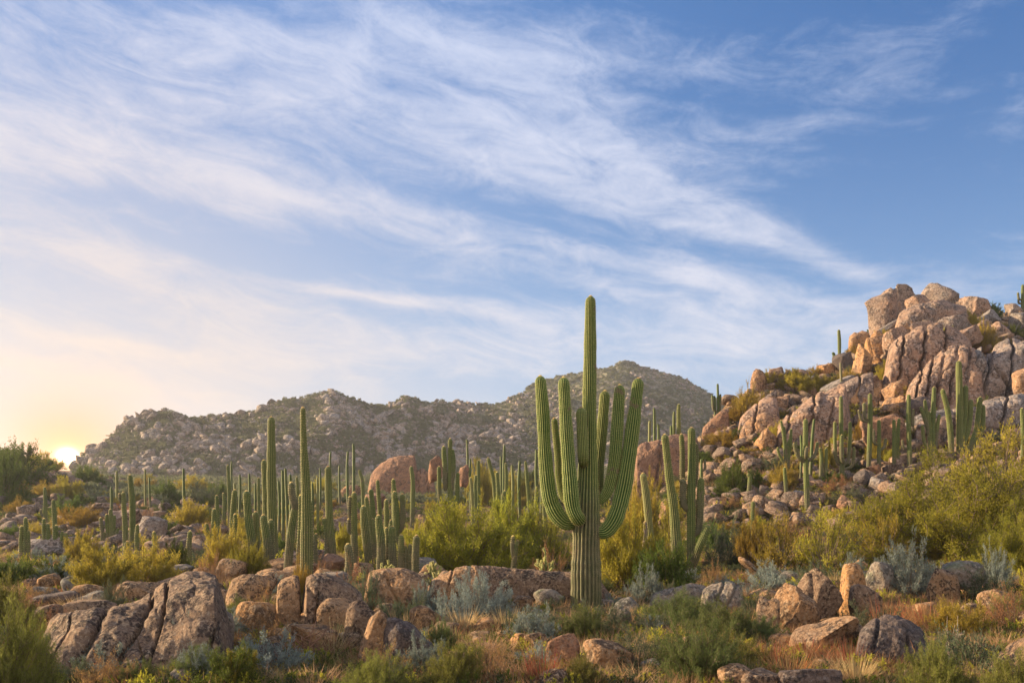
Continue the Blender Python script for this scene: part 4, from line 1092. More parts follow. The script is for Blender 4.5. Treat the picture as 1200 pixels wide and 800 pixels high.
saguaro('largest saguaro, nine ribbed stems, standing alone in front of the plain', [
    ([(687, 716), (687, 640), (689, 560), (690.5, 480), (691.5, 420), (692, 354)], [34, 35, 32, 26, 19, 16, 14.5, 12.5]),
    ([(676, 612, -.05), (662, 612, -.05), (650, 598, -.02), (643, 575), (638.5, 530), (636.5, 485), (633.5, 448)], [15, 19, 18, 16, 15, 14.5, 13]),
    ([(681, 608, -.15), (675, 606, -.42), (669, 592, -.45), (666, 560, -.45), (662.5, 510, -.42), (659.5, 453, -.4)], [15, 17, 17.5, 16, 15, 14, 13]),
    ([(680, 590, .2), (664, 585, .42), (657, 560, .45), (655, 530, .45), (651, 492, .42)], [8, 9, 9, 8.5, 7.5]),
    ([(683, 546, -.12), (682, 538, -.34), (681, 515, -.34), (680, 487, -.32)], [11, 12.5, 13, 12]),
    ([(697, 592, .18), (704, 582, .42), (704, 545, .42), (707.5, 505, .4), (711, 462, .38)], [10, 12, 13, 13, 12]),
    ([(698, 588, .0), (706, 584, .0), (714, 570, .0), (720, 540), (723, 505), (726, 458)], [11, 14, 15, 15, 14, 12.5]),
    ([(696, 622, -.05), (709, 622, -.06), (721, 606, -.06), (730, 575), (736, 540), (742, 497), (747.5, 451)], [16, 20, 20, 18.5, 17, 15.5, 13]),
], D=18, detail=3, group=None, sink=.4)

AR = random.Random(41)


def AX(x, y0, y1, w, x2=None):
    """one upright column: tip at x, base at x2"""
    b = x if x2 is None else x2; w = w * AR.uniform(1.0, 1.18)
    o = AR.uniform(-.28, .28) * w; q = AR.uniform(.3, .65)
    return ([(b, y0), (b + (x - b) * q + o, y0 + (y1 - y0) * q), (x, y1 + w * .3)], [w * AR.uniform(.8, 1), w * AR.uniform(1, 1.12), w * AR.uniform(.95, 1.08), w * AR.uniform(.95, 1.06), w * AR.uniform(.74, .9)])

# ([name, stems, options]) for every other saguaro; AX(tip x, base y, tip y, width, base x)
saguaro('tallest single column saguaro of the plain, tapering to a thin tip', [([(359.5, 668), (359.5, 610), (358, 560), (356, 520), (355, 481)], [14, 15, 15, 13, 11, 9.5, 7, 6])], D=21, detail=2)
saguaro('second tallest column saguaro, thick and straight, standing before the grey mountain', [AX(318, 632, 490, 9.5, 321)], D=36)
saguaro('shoulder high column hugging the thick straight saguaro', [AX(309.5, 622, 540, 7.5, 313)], D=38)
saguaro('stout leaning saguaro beside golden brush', [AX(289, 660, 577, 8.5, 300)], D=30)
saguaro('short stout saguaro second in the leaning row', [AX(299.5, 655, 601, 7.5, 304)], D=30.5)
saguaro('short club shaped saguaro in the middle of the leaning row', [AX(309, 660, 605, 8.5, 312)], D=29)
saguaro('short dark saguaro closing the leaning row', [AX(317.5, 652, 610, 7.5, 318)], D=31)
saguaro('slim saguaro rising from the golden brush', [AX(275, 640, 575, 6.5, 273)], D=34)
saguaro('thin saguaro standing between the golden brush and orange bush', [AX(251, 655, 597, 5.5, 252)], D=33)
saguaro('thin saguaro just behind the golden brush, taller twin', [AX(254, 634, 581, 4.8, 255)], D=42)
saguaro('short slanted saguaro at the end of the golden brush', [AX(242, 655, 614, 5, 245)], D=33)
saguaro('lone finger sized saguaro beside the orange bush', [AX(222.5, 655, 623, 5, 222)], D=34)
saguaro('crooked saguaro with a kinked second segment on its leaning stem', [
    ([(337, 660), (341, 625), (345, 598)], [8.5, 9.5, 9.5, 8]), ([(345, 602), (345.5, 592), (342.5, 580), (341.5, 569)], [6, 9, 8.5, 7])], D=26)
saguaro('dark slender saguaro between the crooked one and the tallest column', [AX(352, 655, 581, 5, 349)], D=27)
saguaro('pale green saguaro leaning, standing between two thickets', [AX(384.5, 650, 548, 7.8, 391)], D=33)
saguaro('half height saguaro beside the pale leaning one', [AX(380, 650, 608, 5.5, 383)], D=33)
saguaro('knee high saguaro behind the tallest column', [AX(370, 650, 626, 4.5, 371)], D=30)
saguaro('waist high rounded saguaro in front of the pale green post', [AX(408, 668, 639, 8.5, 408)], D=24)
saguaro('pale green post-like saguaro with two small side arms', [AX(415, 660, 578, 6.5, 416.5), ([(414, 626), (409, 622), (408.5, 610)], [4, 4.5, 4]), ([(415, 610), (410, 604), (410, 584)], [4, 4.5, 4])], D=27)
saguaro('thick leaning saguaro in the crowded thicket', [AX(426, 656, 594, 8.5, 433)], D=28)
saguaro('slim saguaro behind the thick leaning one', [AX(429.5, 640, 583, 5.5, 436)], D=34)
saguaro('slim saguaro behind the barrel shaped one, sunward of its pair', [AX(435, 640, 574, 5.8, 439)], D=35)
saguaro('slim tallest saguaro at the back of the crowded thicket', [AX(442.5, 640, 563, 5, 446)], D=36)
saguaro('barrel shaped dark saguaro in front of the crowded thicket', [AX(443.5, 662, 605, 9.5, 446)], D=26)
saguaro('medium saguaro standing in the crowded thicket behind two dwarfs', [AX(452.5, 646, 586, 6, 454)], D=32)
saguaro('two segmented saguaro with a curved side arm at the thicket edge', [AX(462.5, 646, 577, 7.5, 464), ([(465, 625), (471, 618), (472, 600), (471.5, 582)], [5, 6.5, 6.5, 6])], D=31)
saguaro('tall thin saguaro peeking above the segmented one', [AX(461, 640, 562, 6, 461)], D=35)
saguaro('dwarf saguaro leaning on the larger dwarf in the thicket', [AX(458, 645, 610, 4.8, 459)], D=29)
saguaro('dwarf saguaro with round head below the segmented one', [AX(459.5, 662, 618, 7.5, 461)], D=26)
saguaro('tiny saguaro at the foot of the barrel shaped one', [AX(453, 660, 619, 5, 453)], D=26.5)
saguaro('small stubby saguaro beside the pale cholla', [AX(470, 665, 628, 7, 470.5)], D=25)
saguaro('smallest saguaro of the trio at the pale cholla', [AX(475.5, 664, 640, 4.5, 475.5)], D=25)
saguaro('middle saguaro of the trio at the pale cholla', [AX(480.5, 664, 639, 4.8, 480.5)], D=25)
saguaro('roundest saguaro of the trio at the pale cholla', [AX(488, 668, 629, 8, 487)], D=24.5)
saguaro('short saguaro silhouetted against the red rock dome', [AX(482, 586, 547, 5, 483)], D=70)
# thicket before the middle distance, to the sunward side of the main saguaro
saguaro('candelabra saguaro with six upright stems behind the wide olive bush', [AX(527.5, 600, 515, 5), AX(520, 575, 524, 5, 522), AX(530.5, 575, 527, 4.5, 529), ([(526, 596), (518, 590), (515, 575), (514.5, 549)], [4, 5, 5, 4.6]),
        ([(527, 598), (534, 590), (536, 576), (536.5, 556)], [4, 5, 5, 4.6]), AX(529, 600, 566, 4.6, 528)], D=44)
FAR = 'far saguaros in the valley before the mountain'
dist_s = [  # tip x, base y, tip y, width, base x, D, label
    (560.5, 592, 540, 3.6, 561, 62, 'thin far saguaro beyond the candelabra, standing on the olive bush skyline'),
    (551.5, 600, 560, 4, 554, 50, 'short far saguaro shaded by the thin one beyond the candelabra'),
    (557.5, 596, 557, 3.6, 558, 56, 'far saguaro squeezed between two others beyond the candelabra'),
    (572.5, 590, 537, 5, 581, 52, 'strongly leaning saguaro behind the wide olive bush'),
    (582.5, 592, 554, 4.6, 584, 50, 'short upright saguaro against the leaning one behind the wide olive bush'),
    (591, 592, 522, 3.2, 591, 80, 'tallest thin far saguaro above the wide olive bush'),
    (587, 592, 535, 3, 587.5, 84, 'thin far saguaro adjoining the tallest above the wide olive bush'),
    (592.5, 594, 543, 4, 592.5, 60, 'medium far saguaro in front of the tallest thin one'),
    (591, 600, 576, 6, 591, 42, 'club headed small saguaro poking out of the wide olive bush'),
    (600, 596, 545, 3.4, 600.5, 66, 'far saguaro with blunt top in the gap above the olive bush'),
    (609, 594, 540, 3.2, 609, 72, 'straight far saguaro nearing the big saguaro'),
    (616, 592, 541, 3.6, 621, 64, 'slightly leaning far saguaro nearing the big saguaro'),
    (628.5, 590, 527, 3.4, 630, 70, 'dark tall far saguaro tight beside the big saguaro'),
    (633.5, 588, 532, 3, 634, 76, 'dark far saguaro touching the outer arm of the big saguaro'),
    (635, 596, 552, 4.6, 639, 50, 'leaning short saguaro behind the outer arm of the big saguaro'),
    (629, 600, 571, 5, 629.5, 46, 'squat dark saguaro at the foot of the big saguaro backdrop'),
    (547, 562, 515, 2.4, 548, 120, 'very thin far saguaro in front of the mountain foot beyond the red boulder'),
    (551, 575, 538, 2.6, 551, 100, 'very thin short saguaro below the red boulder pair'),
    (414, 568, 520, 3.4, 414.5, 100, 'tall thin saguaro against the mountain, sunward of the red dome'),
    (407.6, 566, 529, 3, 407.6, 108, 'companion saguaro beside the tall thin one sunward of the red dome'),
    (387.5, 560, 529, 2.6, 387.5, 112, 'faint thin saguaro above the pale leaning one'),
    (421.5, 582, 551, 4, 425.5, 78, 'short leaning saguaro rising from the low rubble by the red dome'),
    (267, 600, 545, 3.5, 269, 66, 'slender saguaro behind the slim one of the golden brush'),
    (281, 590, 556, 2.6, 280.5, 76, 'little far saguaro sunward of the thick straight column'),
    (292, 592, 555, 2.6, 292.5, 74, 'little far saguaro just before the thick straight column'),
    (275, 594, 566, 3, 275.5, 70, 'short far saguaro behind the slim golden brush saguaro'),
    (331, 620, 551, 3.4, 332, 50, 'narrow saguaro on the shaded side of the thick straight column'),
    (334.5, 616, 549, 3.2, 337, 54, 'narrow leaning saguaro behind the crooked one'),
    (340, 606, 556, 3, 340.5, 58, 'narrow saguaro behind the kinked segment of the crooked one'),
    (348, 606, 559, 3.2, 348, 56, 'narrow saguaro just sunward of the tallest column'),
    (326.5, 612, 564, 3, 327, 56, 'short narrow saguaro behind the thick straight column'),
    (366, 600, 566, 3, 366, 60, 'narrow saguaro just beyond the tallest column'),
    (372, 596, 560, 2.8, 372.5, 64, 'narrow pale saguaro beyond the tallest column'),
    (375, 590, 548, 2.2, 375, 90, 'hair thin saguaro at the mountain foot beyond the tallest column'),
    (303, 600, 560, 3.6, 304, 60, 'dark reddish based saguaro behind the shoulder high column'),
    (299, 596, 566, 3, 299, 66, 'short saguaro left of the shoulder high column'),
    (262, 600, 578, 4, 262.5, 60, 'round topped little saguaro at the golden brush rear'),
    (215, 590, 549, 3, 216, 70, 'upright lone saguaro at the foot of the mountain above the orange bush'),
    (170, 590, 550, 2.2, 170.5, 88, 'thin saguaro at the mountain foot beside dark shrubs'),
    (175, 592, 560, 2.4, 176, 86, 'short thin saguaro paired with another at the mountain foot'),
    (137, 592, 552, 2.4, 137, 84, 'thin saguaro below the sunlit end of the mountain'),
    (130.5, 596, 571, 3, 130.5, 74, 'stubby saguaro below the sunlit end of the mountain'),
    (180.5, 662, 624, 5, 180.5, 30, 'small saguaro standing in the big golden bush edge'),
    (161, 650, 615, 5.2, 161, 36, 'short saguaro just beyond the yoke topped pair'),
    (149, 660, 635, 5.8, 149, 30, 'small stacked saguaro in the golden bush'),
    (275.5, 652, 603, 4.6, 272, 30, 'short dark saguaro at the rear of the golden brush'),
    (271.5, 560, 540, 2, 271.5, 120, 'tiny saguaro dot below the mountain screes'),
    (398, 566, 545, 2.2, 398, 112, 'small far saguaro between the pale leaning one and the dome'),
    (437, 640, 608, 4, 438, 34, 'little saguaro nested behind the thick leaning one'),
    (755, 512, 478, 0, 755, 0, ''),
    (766.5, 514, 478, 3, 767, 88, 'thin saguaro on the brown rock horizon near the big saguaro'),
    (761.5, 516, 493, 3.4, 761.5, 86, 'shorter saguaro beside the thin one on the brown rock horizon'),
    (771, 516, 497, 2.6, 771, 90, 'shortest saguaro of the brown rock horizon trio'),
    (795.5, 514, 474, 4.6, 796.5, 76, 'thick saguaro behind the brown rock, beyond the leaning column'),
    (790, 514, 482, 3, 790, 80, 'slim saguaro next to the thick one behind the brown rock'),
    (786.5, 516, 499, 3.6, 786.5, 76, 'stub saguaro lowest of the three behind the brown rock'),
    (735, 520, 500, 2.4, 735, 96, 'thin saguaro glimpsed between the arms of the big saguaro'),
]
for x, yb, yt, w, xb, D, lab in dist_s:
    if not lab: continue
    h = hit(xb, yb)
    saguaro(lab, [AX(x, yb, yt, w, xb)], D=D, group=FAR, sink=.8, mat='cactus_y' if AR.random() < .14 else 'cactus')
saguaro('thick leaning saguaro rising from the shaded green brush', [([(794, 640), (790, 600), (784.5, 560), (779.5, 514)], [14, 13, 12, 10, 9, 8.5])], D=27)
saguaro('branching saguaro with four stems and one arm leaning out low', [
    ([(810, 642), (810, 590), (811, 540), (810.5, 506)], [10, 10, 10, 9.5, 8.5]),
    ([(808, 600), (801, 590), (800.5, 575), (800.5, 565)], [6, 8, 8, 7.5]),
    ([(808, 575, .2), (802, 560, .25), (801.5, 530, .25), (800.5, 511, .25)], [5, 6, 6, 5.5]),
    ([(813, 628), (819, 618), (820.5, 590), (821.5, 564)], [7, 8.5, 8.5, 8]),
    ([(812, 640, -.1), (816, 642, -.3), (821, 630, -.35), (825.5, 619, -.35)], [8, 9.5, 9.5, 8.5]),
    ([(812, 580, .3), (817, 560, .3), (818, 540, .3), (817, 522, .3)], [5, 6.5, 6.5, 6])], D=27)
saguaro('little saguaro with two curled arms behind the branching one', [AX(822, 560, 538, 3.5), ([(821, 552), (826, 549), (826, 540)], [2.5, 3, 2.6])], D=48, group=FAR)
saguaro('yellowish saguaro half hidden in the golden tree-bush', [AX(754, 640, 556, 8, 765)], D=29, mat='cactus_y')
saguaro('grey dead saguaro stump in green brush', [AX(756, 650, 612, 5.5, 755)], D=24, mat='cactus_d')
saguaro('small lone saguaro above the yellow olive brush', [AX(882.5, 620, 588, 6, 882.5)], D=38)
saguaro('tiny bent saguaro near the small terrace shrubs', [AX(919.5, 566, 548, 4, 921.5)], D=50)
saguaro('squat barrel-like saguaro beside the round green slope shrub', [AX(877.5, 568, 555, 4.5, 877.5)], D=52)
saguaro('small green saguaro pair stem beside the dark brush centre', [AX(606, 660, 634, 5.5, 601), AX(601, 655, 629, 4.5, 602)], D=24)

HG = 'saguaros on the rocky hill'
def near_hit(stems, D):
    b = stems[0][0][0]; h = hit(b[0], b[1])
    return h[0].y + .2 if h is not None and h[1] < 190 and abs(h[0].y - D) < 35 else D


def HS(label, stems, D, **k):
    D = near_hit(stems, D) - 3.5
    saguaro(label, stems, D=D, group=HG, sink=.6, **k)


HS('forked hill saguaro holding two raised arms like a person cheering', [AX(944, 578, 492, 5.4, 946), ([(945, 542), (937, 537), (933, 528), (931, 521)], [4, 4.6, 4.6, 4.2]), ([(948, 540), (954, 534), (957, 527), (957.8, 520)], [4, 4.4, 4.4, 4]),
    ([(943, 538, -.2), (942.5, 532, -.3), (943, 526, -.3)], [4.4, 4.4, 4])], 46)
HS('slim hill saguaro directly behind the cheering one', [AX(954, 540, 491, 3.6, 950)], 58)
HS('short hill saguaro just behind the shoulder of the cheering one', [AX(938.5, 545, 510, 3, 938.5)], 58)
HS('green many stemmed hill saguaro crouching under the orange faced boulder', [AX(915.5, 538, 493, 3.4, 921), AX(919, 536, 500, 3, 921), AX(927, 538, 503, 3.2, 923), ([(922, 540), (915, 536), (911.5, 526)], [2.6, 3.2, 3]), AX(925, 540, 514, 3, 922)], 58)
HS('twin stemmed hill saguaro beside the cheering one', [AX(961, 554, 525, 4, 962), AX(968.2, 556, 525, 3.8, 967)], 50)
HS('five stemmed hill saguaro with a spire taller than its arms', [AX(985.5, 556, 465, 4.6, 987), ([(986, 546), (980, 538), (978.5, 520), (978.3, 496)], [3.6, 4.2, 4.2, 3.8]), ([(988, 546), (994, 538), (996, 515), (996.2, 496)], [3.6, 4.2, 4.2, 3.8]),
    ([(987, 544, -.2), (984, 535, -.3), (984, 512, -.3)], [3.4, 4, 3.6]), ([(988, 550), (998, 546), (1000.5, 536), (1000.8, 526)], [3.2, 3.6, 3.4])], 50)
HS('hill saguaro with two arms curled up from its middle', [AX(1019.5, 534, 462, 5, 1018), ([(1018, 492), (1013.5, 489), (1012.5, 474)], [3.4, 3.8, 3.6]), ([(1018, 494), (1010, 492), (1006.5, 482)], [3, 3.2, 3])], 56)
HS('hill saguaro with a short elbow arm on each side', [AX(1030, 534, 493, 4.2), ([(1030, 522), (1024.5, 518), (1023.5, 505)], [3, 3.6, 3.4]), ([(1030, 528), (1036, 524), (1038, 515)], [3, 3.6, 3.4])], 54)
HS('pair of joined short hill columns beside the elbow armed one', [AX(1047.5, 532, 492, 4.2, 1048), AX(1053.5, 530, 491, 4.2, 1052)], 56)
HS('straight hill saguaro with a smaller stem clinging to it', [AX(1065, 530, 463, 4.8, 1066), AX(1070, 500, 480, 3.8, 1069.5), ([(1065, 526), (1059, 524), (1057.5, 517)], [2.8, 3.4, 3.2])], 56)
HS('clustered hill saguaro with six stems joined at one foot', [AX(1094.5, 530, 454, 4.8, 1093), AX(1084, 520, 469, 3.8, 1090), AX(1079.5, 510, 477, 3.6, 1088), AX(1100.5, 526, 486, 4.2, 1096), AX(1088.5, 528, 483, 4.2, 1090), ([(1091, 528), (1084, 520), (1081, 500)], [3.4, 4, 3.8])], 50)
HS('big hill saguaro, six fat stems, one leaning away towards the sun', [AX(1123.5, 516, 424, 6.2, 1124.5), ([(1124, 516), (1129, 500), (1131, 475), (1131.5, 455)], [5, 6.2, 6, 5.6]), AX(1105, 514, 457, 5.8, 1115), ([(1126, 516), (1133, 508), (1136.5, 490), (1137.5, 471)], [5, 6, 6, 5.4]),
    ([(1134, 514), (1143, 508), (1146, 490), (1148.5, 468)], [4.6, 6, 6, 5.4]), ([(1138, 516), (1149, 508), (1152, 494), (1152.3, 477)], [4, 5, 5, 4.6])], 48)
HS('lone hill saguaro at the picture edge above the tree-bush', [AX(1197.5, 540, 479, 4.4, 1198)], 50)
HS('slender saguaro spire on the skyline beside the crag', [AX(983, 428, 387, 3.2, 983.5)], 101)
HS('stubby saguaro tucked behind the dark skyline boulder', [AX(976.5, 422, 413, 3, 976.5)], 102)
HS('pale dead saguaro below the dark skyline boulder', [AX(985, 456, 425, 3, 985.5)], 88, mat='cactus_d')
HS('dark narrow saguaro under the hilltop crag', [AX(1064, 428, 404, 3.4, 1064)], 92)
HS('tiny saguaro knob on the crag edge above the orange face', [AX(1016.5, 390, 386, 2, 1016.5)], 108)
HS('skyline saguaro at the picture edge with upcurved arms', [AX(1198.5, 366, 334, 3.4, 1198.5), ([(1198, 352), (1194, 350), (1193, 344)], [2, 2.6, 2.4]), ([(1198, 356), (1194, 355), (1193.4, 350)], [2, 2.4, 2.2])], 112)
HS('three stemmed saguaro at the low tip of the hill above the log-shaped boulder', [AX(841, 490, 450, 2.8), ([(841, 482), (836, 480), (834.8, 464)], [2.2, 2.8, 2.6]), ([(841, 482), (843.8, 479), (844.2, 463)], [2.2, 2.6, 2.4]), AX(837.5, 488, 464, 2.2)], 72)
LG = 'saguaros on the slope below the sunrise'
def LS(label, stems, D, **k):
    D = near_hit(stems, D)
    saguaro(label, stems, D=D, group=LG, sink=.6, **k)


LS('tall straight saguaro of the rubble slope below the mountain end', [AX(152.5, 646, 557, 6.2, 155)], 36)
LS('yoke topped saguaro with two horns beside the tall straight one', [([(147.5, 648), (146.5, 615), (145, 590), (144.5, 579)], [6, 6, 5.5, 5]), ([(145, 590), (141, 586), (140, 580)], [3.4, 3.8, 3.4])], 35)
LS('thicket saguaro of six short stems by the rubble ledge', [AX(129.5, 640, 597, 4.4, 131), AX(125, 638, 603, 4, 127), AX(134, 638, 604, 4, 134), AX(118, 636, 607, 4, 120), AX(138, 640, 619, 4, 138), AX(122.5, 640, 624, 4.2, 123)], 42)
LS('slim saguaro with a small side arm on the bushy slope under the sun', [AX(52.5, 616, 571, 4, 53), ([(52, 606), (48.5, 602), (48, 598)], [2.4, 3, 2.8])], 58)
LS('golden tipped slim saguaro above the seven stemmed thicket', [AX(62.5, 640, 586, 4.4, 64)], 46)
LS('thicket saguaro of six fingers on the pale slab', [AX(51.5, 652, 608, 4.6, 54), AX(56, 654, 614, 4.6, 58), AX(65.8, 656, 616, 5, 66), AX(72.8, 656, 623, 4, 71), AX(77, 656, 625, 4.6, 75)], 38)
LS('dark four fingered saguaro near the picture edge', [AX(25.5, 658, 617, 5, 26), AX(30, 656, 607, 4.4, 30.5), AX(33.5, 658, 622, 3.8, 33), AX(29.5, 660, 630, 4.6, 29.5)], 37)
LS('pale many armed saguaro on the bushy low hill', [AX(15.5, 582, 545, 3), ([(15.5, 570), (11, 566), (10.5, 550)], [2.4, 2.8, 2.6]), ([(15.5, 570), (20.5, 566), (21, 549)], [2.4, 2.8, 2.6]), ([(15.5, 574), (8.5, 570), (8, 558)], [2, 2.4, 2.2])], 84)
# ------------------------------------------------------------------ shrubs and grasses
def tubes(paths, r0, r1, sides=3):
    """thin tapered tubes along paths (n, k, 3)"""
    paths = np.asarray(paths); n, k, _ = paths.shape
    T = np.gradient(paths, axis=1); T /= (np.linalg.norm(T, axis=2)[..., None] + 1e-9)
    a = np.cross(T, np.array((.31, .77, .55))); a /= (np.linalg.norm(a, axis=2)[..., None] + 1e-9); b = np.cross(T, a)
    rad = np.linspace(0, 1, k)[None, :] * (np.asarray(r1) - np.asarray(r0)) + np.asarray(r0)
    rad = np.broadcast_to(rad, (n, k)) if np.ndim(rad) == 2 else rad
    ph = np.arange(sides) / sides * 2 * math.pi
    V = paths[:, :, None] + rad[..., None, None] * (np.cos(ph)[:, None] * a[:, :, None] + np.sin(ph)[:, None] * b[:, :, None])
    i = np.arange(k - 1)[:, None]; j = np.arange(sides)[None]; j2 = (j + 1) % sides
    q = np.stack([i * sides + j, i * sides + j2, (i + 1) * sides + j2, (i + 1) * sides + j], -1).reshape(-1, 4)
    Fq = (q[None] + (np.arange(n) * k * sides)[:, None, None]).reshape(-1, 4)
    return V.reshape(-1, 3), Fq


def leaves(ctr, dirs, length, width, r):
    n = len(ctr)
    side = np.cross(dirs, r.normal(size=(n, 3))); side /= (np.linalg.norm(side, axis=1)[:, None] + 1e-9)
    l = length * r.uniform(.6, 1.3, n)[:, None]; w = width * r.uniform(.7, 1.3, n)[:, None]
    V = np.stack([ctr - side * w * .5, ctr + side * w * .5, ctr + dirs * l], 1)
    return V.reshape(-1, 3), np.arange(n * 3).reshape(-1, 3)


def bush_geo(seed, nstem=40, ntwig=9, nleaf=14, L=.05, W=.014, spread=78, up=.45, inner=.35, droop=0., open_=.0, twigl=.22, flat=1., r_stem=.010):
    """unit bush: about 1 high, radius about 1. returns foliage (V,F,tint) and branches (V,F)"""
    r = np.random.default_rng(seed)
    th = np.radians(spread) * np.sqrt(r.uniform(.0, 1, nstem)); ph = r.uniform(0, 2 * math.pi, nstem)
    env = 1 / np.sqrt((np.sin(th) / 1.0) ** 2 + (np.cos(th) / 1.0) ** 2)
    lob = 1 + .22 * vnoise(np.stack([np.cos(ph) * 1.6, np.sin(ph) * 1.6, th * 1.5 + seed], -1), seed)
    Ls = env * lob * r.uniform(.62, 1.06, nstem)
    d = np.stack([np.sin(th) * np.cos(ph), np.sin(th) * np.sin(ph), np.cos(th)], -1)
    k = 8; t = np.linspace(0, 1, k)[None, :, None]
    start = np.stack([np.cos(ph) * .06, np.sin(ph) * .06, -.05 + 0 * ph], -1) * r.uniform(.2, 1, (nstem, 1))
    bend = r.normal(0, .10, (nstem, 1, 3)) + np.array((0, 0, up * .35))
    paths = start[:, None] + d[:, None] * (Ls[:, None, None] * t) + bend * (t * (1 - t)) * Ls[:, None, None] + np.array((0, 0, -droop)) * t ** 3
    sv, sf = tubes(paths, r_stem, r_stem * .25)
    # twigs
    ti = np.repeat(np.arange(nstem), ntwig); tt = inner + (1 - inner) * r.uniform(0, 1, len(ti)) ** .7
    f = tt * (k - 1); i0 = np.minimum(f.astype(int), k - 2); fr = (f - i0)[:, None]
    b0 = paths[ti, i0] * (1 - fr) + paths[ti, i0 + 1] * fr
    sd_ = d[ti]
    td = sd_ * .7 + r.normal(0, .55, (len(ti), 3)) + np.array((0, 0, up)); td /= np.linalg.norm(td, axis=1)[:, None]
    tl = twigl * r.uniform(.5, 1.25, len(ti))
    u = np.linspace(0, 1, 4)[None, :, None]
    tp = b0[:, None] + td[:, None] * tl[:, None, None] * u + r.normal(0, .03, (len(ti), 1, 3)) * u ** 2
    tv, tf = tubes(tp, r_stem * .38, r_stem * .15)
    BV = np.concatenate([sv, tv]); BF = np.concatenate([sf, tf + len(sv)])
    li = np.repeat(np.arange(len(ti)), nleaf); lu = r.uniform(.05, 1.05, len(li))[:, None]
    c = b0[li] + td[li] * (tl[li][:, None] * lu) + r.normal(0, .022, (len(li), 3))
    ld = td[li] * .8 + r.normal(0, .6, (len(li), 3)) + np.array((0, 0, .25)); ld /= np.linalg.norm(ld, axis=1)[:, None]
    c[:, 2] = np.maximum(c[:, 2], .0)
    LV, LF = leaves(c, ld, L, W, r)
    stem_t = r.uniform(0, 1, nstem); tw_t = r.uniform(0, 1, len(ti))
    tint = np.clip(.34 * stem_t[ti[li]] + .3 * tw_t[li] + .36 * r.uniform(0, 1, len(li)), 0, 1)
    return (LV, LF, np.repeat(tint, 3)), (BV, BF)


def tuft_geo(seed, n=160, h=1., spread=.9, w=.022, curl=.5, base=.25):
    """grass tuft about 1 high"""
    r = np.random.default_rng(seed)
    ph = r.uniform(0, 2 * math.pi, n); th = spread * np.sqrt(r.uniform(0, 1, n)); L = h * r.uniform(.45, 1.1, n)
    d = np.stack([np.sin(th) * np.cos(ph), np.sin(th) * np.sin(ph), np.cos(th)], -1)
    st = np.stack([np.cos(ph), np.sin(ph), 0 * ph], -1) * (base * np.sqrt(r.uniform(0, 1, n)))[:, None]
    out = np.stack([np.cos(ph), np.sin(ph), -.6 + 0 * ph], -1) * (curl * r.uniform(0, 1, n))[:, None]
    side = np.stack([-np.sin(ph), np.cos(ph), r.normal(0, .3, n)], -1)
    ww = w * r.uniform(.6, 1.4, n)[:, None]
    p0 = st; p1 = st + d * (L * .5)[:, None] + out * (L * .12)[:, None]; p2 = st + d * L[:, None] + out * (L * .5)[:, None]
    V = np.stack([p0 - side * ww / 2, p0 + side * ww / 2, p1 + side * ww * .4, p1 - side * ww * .4, p2], 1).reshape(-1, 3)
    i = np.arange(n) * 5
    Fc = np.concatenate([np.stack([i, i + 1, i + 2], -1), np.stack([i, i + 2, i + 3], -1), np.stack([i + 3, i + 2, i + 4], -1)])
    return V, Fc, np.repeat(r.uniform(0, 1, n), 5)


# kinds: material, name, category, unit mesh variants
KIND = {}


def make_kind(key, name, matk, nvar, cat='shrub', geo=None, **kw):
    vs = []
    for i in range(nvar):
        if geo == 'tuft':
            V, Fc, t = tuft_geo(900 + i * 7 + len(KIND) * 31, **kw)
            vs.append((mesh(name, V, Fc, M[matk], t), None))
        else:
            (LV, LF, t), (BV, BF) = bush_geo(500 + i * 11 + len(KIND) * 37, **kw)
            vs.append((mesh('foliage', LV, LF, M[matk], t), mesh('branches', BV, BF, M['twig'])))
    KIND[key] = (name, cat, vs)


make_kind('palo', 'palo_verde', 'palo', 2, cat='tree', nstem=110, ntwig=24, nleaf=62, L=.026, W=.0075, spread=88, up=.2, inner=.25, twigl=.17)
make_kind('creo', 'creosote_bush', 'creosote', 4, nstem=70, ntwig=13, nleaf=34, L=.046, W=.015, spread=74, up=.6, inner=.35, twigl=.22)
make_kind('open', 'creosote_bush', 'creosote', 3, nstem=46, ntwig=9, nleaf=15, L=.055, W=.018, spread=76, up=.6, inner=.5, r_stem=.016)
make_kind('olive', 'olive_brush', 'palo', 3, nstem=80, ntwig=14, nleaf=40, L=.038, W=.0125, spread=82, up=.5, inner=.3)
make_kind('green', 'green_shrub', 'green', 3, nstem=70, ntwig=12, nleaf=32, L=.045, W=.018, spread=86, up=.4, inner=.35)
make_kind('gold', 'golden_bush', 'gold', 3, nstem=70, ntwig=12, nleaf=30, L=.046, W=.014, spread=76, up=.6, inner=.35)
make_kind('grey', 'brittlebush', 'grey', 3, nstem=60, ntwig=10, nleaf=14, L=.075, W=.018, spread=86, up=.45, inner=.5, twigl=.18)
make_kind('sage', 'sage_shrub', 'sage', 3, nstem=60, ntwig=10, nleaf=14, L=.06, W=.016, spread=86, up=.4, inner=.4)
make_kind('rust', 'buckwheat_shrub', 'rust', 3, nstem=60, ntwig=9, nleaf=11, L=.05, W=.012, spread=82, up=.5, inner=.4)
make_kind('dryg', 'dry_grass_tuft', 'dry', 3, cat='grass tuft', geo='tuft', n=420, spread=1.05, w=.016, curl=.6, base=.4)
make_kind('rustg', 'rusty_grass_tuft', 'rust', 2, cat='grass tuft', geo='tuft', n=420, spread=.9, w=.016, curl=.45, base=.45)
